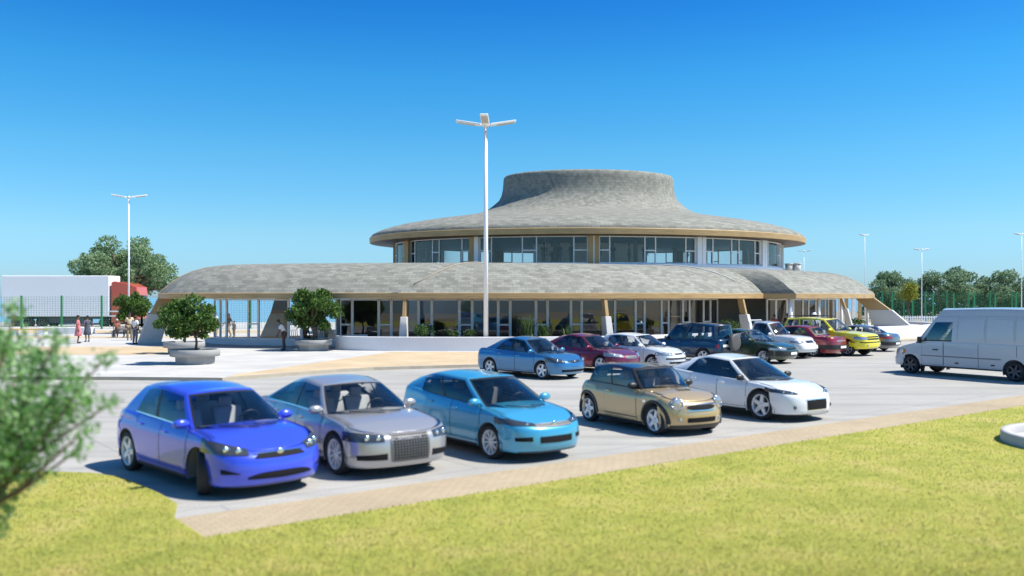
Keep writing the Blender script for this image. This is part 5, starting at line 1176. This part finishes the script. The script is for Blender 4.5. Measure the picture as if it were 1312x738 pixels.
# ------------------------------------------------------------------ people
def skin(name, V, E, mat, parent, sub=1):
    names = list(V); me = bpy.data.meshes.new(name); me.from_pydata([V[k][0] for k in names], [(names.index(a), names.index(b)) for a, b in E], [])
    me.materials.append(mat); o = bpy.data.objects.new(name, me); COL.objects.link(o); o.parent = parent
    m = o.modifiers.new('Skin', 'SKIN'); m.use_smooth_shade = True
    for i, k in enumerate(names):
        d = me.skin_vertices[0].data[i]; r = V[k][1]; d.radius = (r, r) if not isinstance(r, tuple) else r; d.use_root = (i == 0)
    s = o.modifiers.new('Sub', 'SUBSURF'); s.levels = s.render_levels = sub; return o
def person(px, py, rot, label, top, bottom, pose='stand', z=PZ, group=None, hgt=1.72, dress=False, skinmat='skin2', hair='hair', pos=None, shoes='black', hat=None, long_hair=False):
    p = Vector(pos) if pos else at(px, py, z); root = empty('person', (p.x, p.y, z if not pos else p.z), rot, label, 'person', group); k = hgt / 1.72
    def v(x, y, z_): return Vector((x * k, y * k, z_ * k))
    J = dict(pel=v(0, 0, .95), spi=v(0, 0, 1.12), che=v(0, 0, 1.30), nec=v(0, 0, 1.47), h1=v(0, -.015, 1.55), h2=v(0, -.015, 1.62), h3=v(0, 0, 1.69))
    for s_, n in ((1, 'L'), (-1, 'R')):
        J['sh' + n] = v(.17 * s_, 0, 1.39); J['el' + n] = v(.23 * s_, .03, 1.12); J['wr' + n] = v(.23 * s_, -.05, .89); J['pa' + n] = v(.23 * s_, -.07, .82)
        J['hi' + n] = v(.085 * s_, 0, .88); J['kn' + n] = v(.10 * s_, -.02, .49); J['an' + n] = v(.10 * s_, .02, .09); J['to' + n] = v(.115 * s_, -.13, .03)
    if pose == 'walk':
        for n, q in (('L', -1), ('R', 1)):
            J['kn' + n] += v(0, .14 * q - .04, 0); J['an' + n] += v(0, .28 * q, .05 if q > 0 else 0); J['to' + n] += v(0, .26 * q, 0); J['el' + n] += v(0, -.10 * q, 0); J['wr' + n] += v(0, -.22 * q - .03, .03); J['pa' + n] += v(0, -.26 * q - .03, .03)
    if pose == 'talk':
        J['elL'] += v(0, -.03, 0); J['wrL'] += v(-.10, -.22, .22); J['paL'] += v(-.13, -.26, .29); J['knR'] += v(0, -.04, 0)
    if pose == 'hips':
        for n, s_ in (('L', 1), ('R', -1)): J['el' + n] += v(.10 * s_, .08, .02); J['wr' + n] += v(-.06 * s_, .0, .10); J['pa' + n] += v(-.10 * s_, .0, .13)
    if pose == 'bend':
        M_ = Matrix.Rotation(R(30), 4, 'X'); c = J['pel'].copy()
        for n in list(J):
            if n in ('spi', 'che', 'nec', 'h1', 'h2', 'h3') or n[:2] in ('sh', 'el', 'wr', 'pa'): J[n] = c + M_ @ (J[n] - c) + v(0, .05, 0)
        for n in 'LR': J['el' + n] = J['sh' + n] + v(0, -.06, -.27); J['wr' + n] = J['el' + n] + v(0, -.10, -.22); J['pa' + n] = J['wr' + n] + v(0, -.03, -.07)
    if pose == 'sit':
        for n in J:
            if n[:2] not in ('kn', 'an', 'to'): J[n] = J[n] - v(0, 0, .43)
        for n, s_ in (('L', 1), ('R', -1)): J['kn' + n] = v(.13 * s_, -.42, .50); J['an' + n] = v(.12 * s_, -.40, .09); J['to' + n] = v(.13 * s_, -.54, .03); J['el' + n] += v(0, -.08, 0); J['wr' + n] = v(.14 * s_, -.28, .60); J['pa' + n] = v(.12 * s_, -.36, .59)
    F = {}; E = [('pel', 'spi'), ('spi', 'che'), ('che', 'nec'), ('nec', 'h1'), ('h1', 'h2'), ('h2', 'h3')]
    rad = dict(pel=.115, spi=.105, che=.12, nec=.05, h1=.072, h2=.088, h3=.06, sh=.055, el=.04, wr=.027, pa=.032, hi=.085, kn=.055, an=.038, to=.03)
    V = {n: (J[n], rad[n if n in rad else n[:2]] * k) for n in J}
    for n in 'LR':
        E += [('che', 'sh' + n), ('sh' + n, 'el' + n), ('el' + n, 'wr' + n), ('wr' + n, 'pa' + n), ('pel', 'hi' + n), ('hi' + n, 'kn' + n), ('kn' + n, 'an' + n), ('an' + n, 'to' + n)]
        d = (J['pa' + n] - J['wr' + n]).normalized(); sd = d.cross(Vector((1, 0, 0))).normalized()
        for q, (o, l) in enumerate(((-.03, .065), (-.01, .078), (.01, .072), (.03, .058))):
            f1 = 'f%s%d' % (n, q); V[f1] = (J['pa' + n] + sd * o * k + d * .055 * k, .009 * k); V[f1 + 't'] = (J['pa' + n] + sd * o * k + d * (.055 + l * .6) * k + Vector((0, -.012, 0)), .007 * k); E += [('pa' + n, f1), (f1, f1 + 't')]
        f1 = 'th' + n; V[f1] = (J['wr' + n] + (J['pa' + n] - J['wr' + n]) * .6 - sd * .05 * k, .010 * k); E.append(('wr' + n, f1))
    skin('body', V, E, M[skinmat], root)
    def sub(name, keys, edges, mat, gr): skin(name, {a: (J[a] if not isinstance(a, tuple) else a, (rad[a if a in rad else a[:2]] + gr) * k) for a in keys}, edges, mat, root)
    T = {n: J[n] for n in J}
    sl = {}
    for n in 'LR': J['us' + n] = J['sh' + n].lerp(J['el' + n], .85); rad['us'] = .044
    sub('top', ['che', 'spi', 'pel', 'shL', 'shR', 'usL', 'usR'], [('che', 'spi'), ('spi', 'pel'), ('che', 'shL'), ('che', 'shR'), ('shL', 'usL'), ('shR', 'usR')], top, .022)
    if dress:
        mb = MB(); c = J['pel']; mb.lathe([(.14 * k, .16 * k), (.16 * k, 0), (.20 * k, -.22 * k), (.25 * k, -.48 * k), (.24 * k, -.485 * k), (.14 * k, -.1 * k)], 20, tuple(c), sx=1.05, sy=.85); mb.build('skirt', [bottom], root)
    else:
        sub('trousers', ['pel', 'hiL', 'hiR', 'knL', 'knR', 'anL', 'anR'], [('pel', 'hiL'), ('pel', 'hiR'), ('hiL', 'knL'), ('hiR', 'knR'), ('knL', 'anL'), ('knR', 'anR')], bottom, .02)
    mb = MB(); hd = (J['h3'] - J['nec']).normalized(); c = J['h2'] + hd * .035 * k + Vector((0, .022, 0)); mb.ell(c, (.092 * k, .098 * k, .092 * k), 14, 10)
    if long_hair: mb.ell(c + Vector((0, .05 * k, -.13 * k)), (.085 * k, .055 * k, .16 * k), 12, 8)
    mb.build('hair', [M[hair]], root)
    mb = MB(); fy = J['h2'] + Vector((0, -.088 * k, -.005))
    for s_ in (-1, 1): mb.ell(fy + Vector((.032 * s_ * k, .008, .008)), (.011, .008, .008), 8, 6)
    mb.build('eyes', [M['black']], root)
    for n in 'LR':
        mb = MB(); mb.ell((J['an' + n] + J['to' + n]) / 2 + Vector((0, 0, -.015)), (.048 * k, .13 * k, .045 * k), 10, 6); mb.build('shoe', [M[shoes]], root)
    if hat:
        mb = MB(); mb.lathe([(.18, 0), (.11, .015), (.10, .10), (.05, .12), (.01, .12)], 18, tuple(J['h3'] - Vector((0, 0, .01)))); mb.build('hat', [hat], root)
    return root
C = dict(pink=cloth('pink_cloth', (.62, .19, .20)), navy=cloth('slate_cloth', (.075, .08, .11)), white=cloth('white_cloth', (.72, .72, .70)), cream=cloth('cream_cloth', (.66, .52, .34)), grey=cloth('grey_cloth', (.15, .16, .18)), black=cloth('black_cloth', (.025, .025, .03)), brown=cloth('brown_cloth', (.07, .045, .035)), khaki=cloth('khaki_cloth', (.30, .24, .15)), red=cloth('red_cloth', (.42, .06, .05)), rust=cloth('rust_cloth', (.36, .14, .08)), blue=cloth('blue_cloth', (.12, .20, .36)))
GP = 'people on the plaza'
person(100, 440, 1.9, 'woman in a long pink dress standing on the left plaza', C['pink'], C['pink'], 'talk', group=GP, dress=True, hgt=1.72)
person(112, 438, -2.2, 'woman in a dark slate dress facing the woman in pink', C['navy'], C['navy'], 'hips', group=GP, dress=True, hgt=1.66)
person(173, 441, PI - .3, 'man in a white shirt and grey trousers near the left support', C['white'], C['grey'], 'stand', group=GP, hgt=1.72)
person(166, 436, .4, 'man in a cream shirt half hidden by the man in white', C['cream'], C['khaki'], 'stand', group=GP, hgt=1.80)
person(191, 437, -.8, 'person in a black waistcoat behind the left concrete support', C['black'], C['grey'], 'stand', group=GP, hgt=1.8, hair='hair')
# bench with the seated pair
p = at(155, 432.5, PZ); root = empty('bench', (p.x + .1, p.y + .3, PZ), 0, 'pale bench under the seated pair', 'bench'); mb = MB(); mb.box((0, 0, .42), (1.9, .45, .06)); mb.build('seat', [M['palecon']], root)
for x in (-.75, .75): mb = MB(); mb.box((x, 0, .195), (.12, .4, .39)); mb.build('leg', [M['palecon']], root)
person(0, 0, .2, 'seated person in a rust jacket, left of the seated pair', C['rust'], C['black'], 'sit', group=GP, pos=(p.x - .42, p.y + .3, PZ), hair='greyhair')
person(0, 0, -.2, 'seated person in a red top, right of the seated pair', C['red'], C['brown'], 'sit', group=GP, pos=(p.x + .45, p.y + .3, PZ))
person(0, 0, -1.2, 'man in a white shirt stooping beside the stone planter', C['white'], C['brown'], 'bend', group=GP, pos=(*at(364, 449, PZ).xy, PZ), hgt=1.74)
person(276, 432, 2.6, 'man in a white shirt standing under the open roof end', C['white'], C['khaki'], 'stand', group=GP, hgt=1.78)
person(293, 432, -.6, 'woman in black with long hair walking under the open roof end', C['black'], C['khaki'], 'walk', group=GP, hgt=1.68, long_hair=True)
person(300, 432, -.6, 'child in dark clothes beside the walking woman in black', C['grey'], C['grey'], 'stand', group=GP, hgt=1.15)
# figures by the wing
person(0, 0, .3, 'person in a red top under the wing roof, left of the white post', C['red'], C['black'], 'stand', group=GP, pos=(16.9, 57.8, PZ)); person(0, 0, -.3, 'person in dark clothes under the wing roof beside the white post', C['black'], C['black'], 'talk', group=GP, pos=(17.9, 58.3, PZ), hgt=1.78)
person(0, 0, PI, 'man in white with a white hat behind the yellow off-roader', C['white'], C['white'], 'stand', group=GP, pos=((1047 - CX) / FPX * 53, 53.5, PZ), hgt=1.86, hat=M['white']); person(0, 0, .5, 'man in white shirt behind the yellow off-roader roof, left of the hat', C['white'], C['grey'], 'stand', group=GP, pos=((1040.5 - CX) / FPX * 55, 55, PZ), hgt=1.8)
# upstairs
GU = 'people behind the upper windows'
for i, (px, Y, c, lab) in enumerate(((697, 66, 'black', 'dark-clad person upstairs, leftmost of the group by the middle window'), (707, 66.6, 'white', 'person in white upstairs between two dark figures'), (716, 66.2, 'brown', 'brown-clad person upstairs left of the centre pilaster'), (732, 66.8, 'black', 'dark-clad person upstairs beside the centre pilaster'), (768, 67, 'grey', 'grey-clad person upstairs just right of the centre pilaster'), (785, 66.4, 'black', 'dark-clad person upstairs in the wide pane right of centre'), (806, 66.8, 'blue', 'blue-clad person upstairs right of centre'), (826, 67, 'black', 'dark-clad person upstairs near the right white pilasters'), (880, 67.5, 'brown', 'brown-clad person upstairs right of the white pilasters'))):
    person(0, 0, i * 1.3, lab, C[c], C['grey'], 'talk' if i % 2 else 'stand', group=GU, pos=((px - CX) / FPX * Y, Y, DZ0 - .015), hgt=1.6 + .03 * (i % 4))
# white chairs by the third planter
def chair(px, py, rot, label):
    p = at(px, py, PZ); root = empty('garden_chair', (p.x, p.y, PZ), rot, label, 'chair', 'white chairs behind the planter')
    mb = MB(); mb.box((0, 0, .44), (.46, .46, .035)); mb.build('seat', [M['white']], root, bevel=.01)
    mb = MB()
    for x in (-.2, -.07, .07, .2): mb.beam((x, .21, .46), (x, .28, .88), .035, .02, 0, (0, 1, 0))
    mb.beam((-.23, .28, .89), (.23, .28, .89), .05, .03); mb.build('backrest', [M['white']], root)
    for x in (-.2, .2):
        for y in (-.2, .2): mb = MB(); mb.tube([(x * 1.1, y * 1.15, 0), (x, y, .43)], .018, 6); mb.build('leg', [M['white']], root)
chair(415, 443, 2.6, 'white slatted chair right of the planter tree trunk'); chair(423, 442, -2.4, 'white slatted chair nearest to the planter wall end'); chair(380, 442, .8, 'white slatted chair left of the planter tree trunk')
person(0, 0, .7, 'person in dark clothes seated behind the planter tree', C['black'], C['brown'], 'sit', group=GP, pos=(*at(391, 442, PZ).xy, PZ))
chair(391, 441.5, .7, 'white slatted chair under the person in dark clothes')

# evaluate the skin modifiers into plain meshes
dg = bpy.context.evaluated_depsgraph_get(); dg.update(); todo = [o for o in COL.objects if o.type == 'MESH' and any(m.type == 'SKIN' for m in o.modifiers)]
new = [(o, bpy.data.meshes.new_from_object(o.evaluated_get(dg))) for o in todo]
for o, me in new:
    o.modifiers.clear(); o.data = me
    for q in me.polygons: q.use_smooth = True

# ------------------------------------------------------------------ light, sky, camera
w = bpy.data.worlds.new('World'); SC.world = w; w.use_nodes = True; nt = w.node_tree; bg = nt.nodes['Background']
SE, SA = R(55), R(95.5)
sky = N(nt, 'ShaderNodeTexSky', sky_type='NISHITA'); sky.sun_disc = False; sky.sun_elevation = SE; sky.sun_rotation = SA; sky.air_density = 1.0; sky.dust_density = .4; sky.ozone_density = 2.0; sky.altitude = 0
hs = N(nt, 'ShaderNodeHueSaturation', Saturation=SKYSAT if 'SKYSAT' in globals() else 1.35)
tc = N(nt, 'ShaderNodeTexCoord'); sp = N(nt, 'ShaderNodeSeparateXYZ'); nt.links.new(tc.outputs['Generated'], sp.inputs[0])
tint = ramp(nt, sp.outputs[2], [(0, (.42, .66, 1.2)), (.035, (.42, .69, 1.10)), (.07, (.475, .735, .95)), (.155, (.43, .83, .95)), (.237, (.285, .83, 1.0)), (.311, (.157, .66, .99)), (.5, (.55, .74, .88)), (1, (.95, .98, .92))])
nt.links.new(sky.outputs[0], hs.inputs['Color']); nt.links.new(mixc(nt, 1., hs.outputs[0], tint, 'MULTIPLY'), bg.inputs[0]); bg.inputs[1].default_value = .10
sl = bpy.data.lights.new('Sun', 'SUN'); sl.energy = 4.2; sl.angle = R(.53); sl.color = (1, .96, .89); so = bpy.data.objects.new('Sun', sl); COL.objects.link(so)
d = Vector((math.sin(SA) * math.cos(SE), math.cos(SA) * math.cos(SE), math.sin(SE))); so.rotation_euler = d.to_track_quat('Z', 'Y').to_euler(); so.location = (40, 30, 60)
cd = bpy.data.cameras.new('Camera'); cam = bpy.data.objects.new('Camera', cd); COL.objects.link(cam); SC.camera = cam
cam.location = (0, 0, HC); cam.rotation_euler = (R(90), 0, 0); cd.sensor_width = 36; cd.lens = 36 * FPX / 1312; cd.shift_y = 12 / 1312; cd.clip_end = 12000; cd.clip_start = .1
cd.dof.use_dof = True; cd.dof.focus_distance = 48; cd.dof.aperture_fstop = .62
vs = SC.view_settings; vs.view_transform = 'Standard'; vs.look = 'None'; vs.exposure = .75; vs.gamma = 1; vs.use_curve_mapping = False
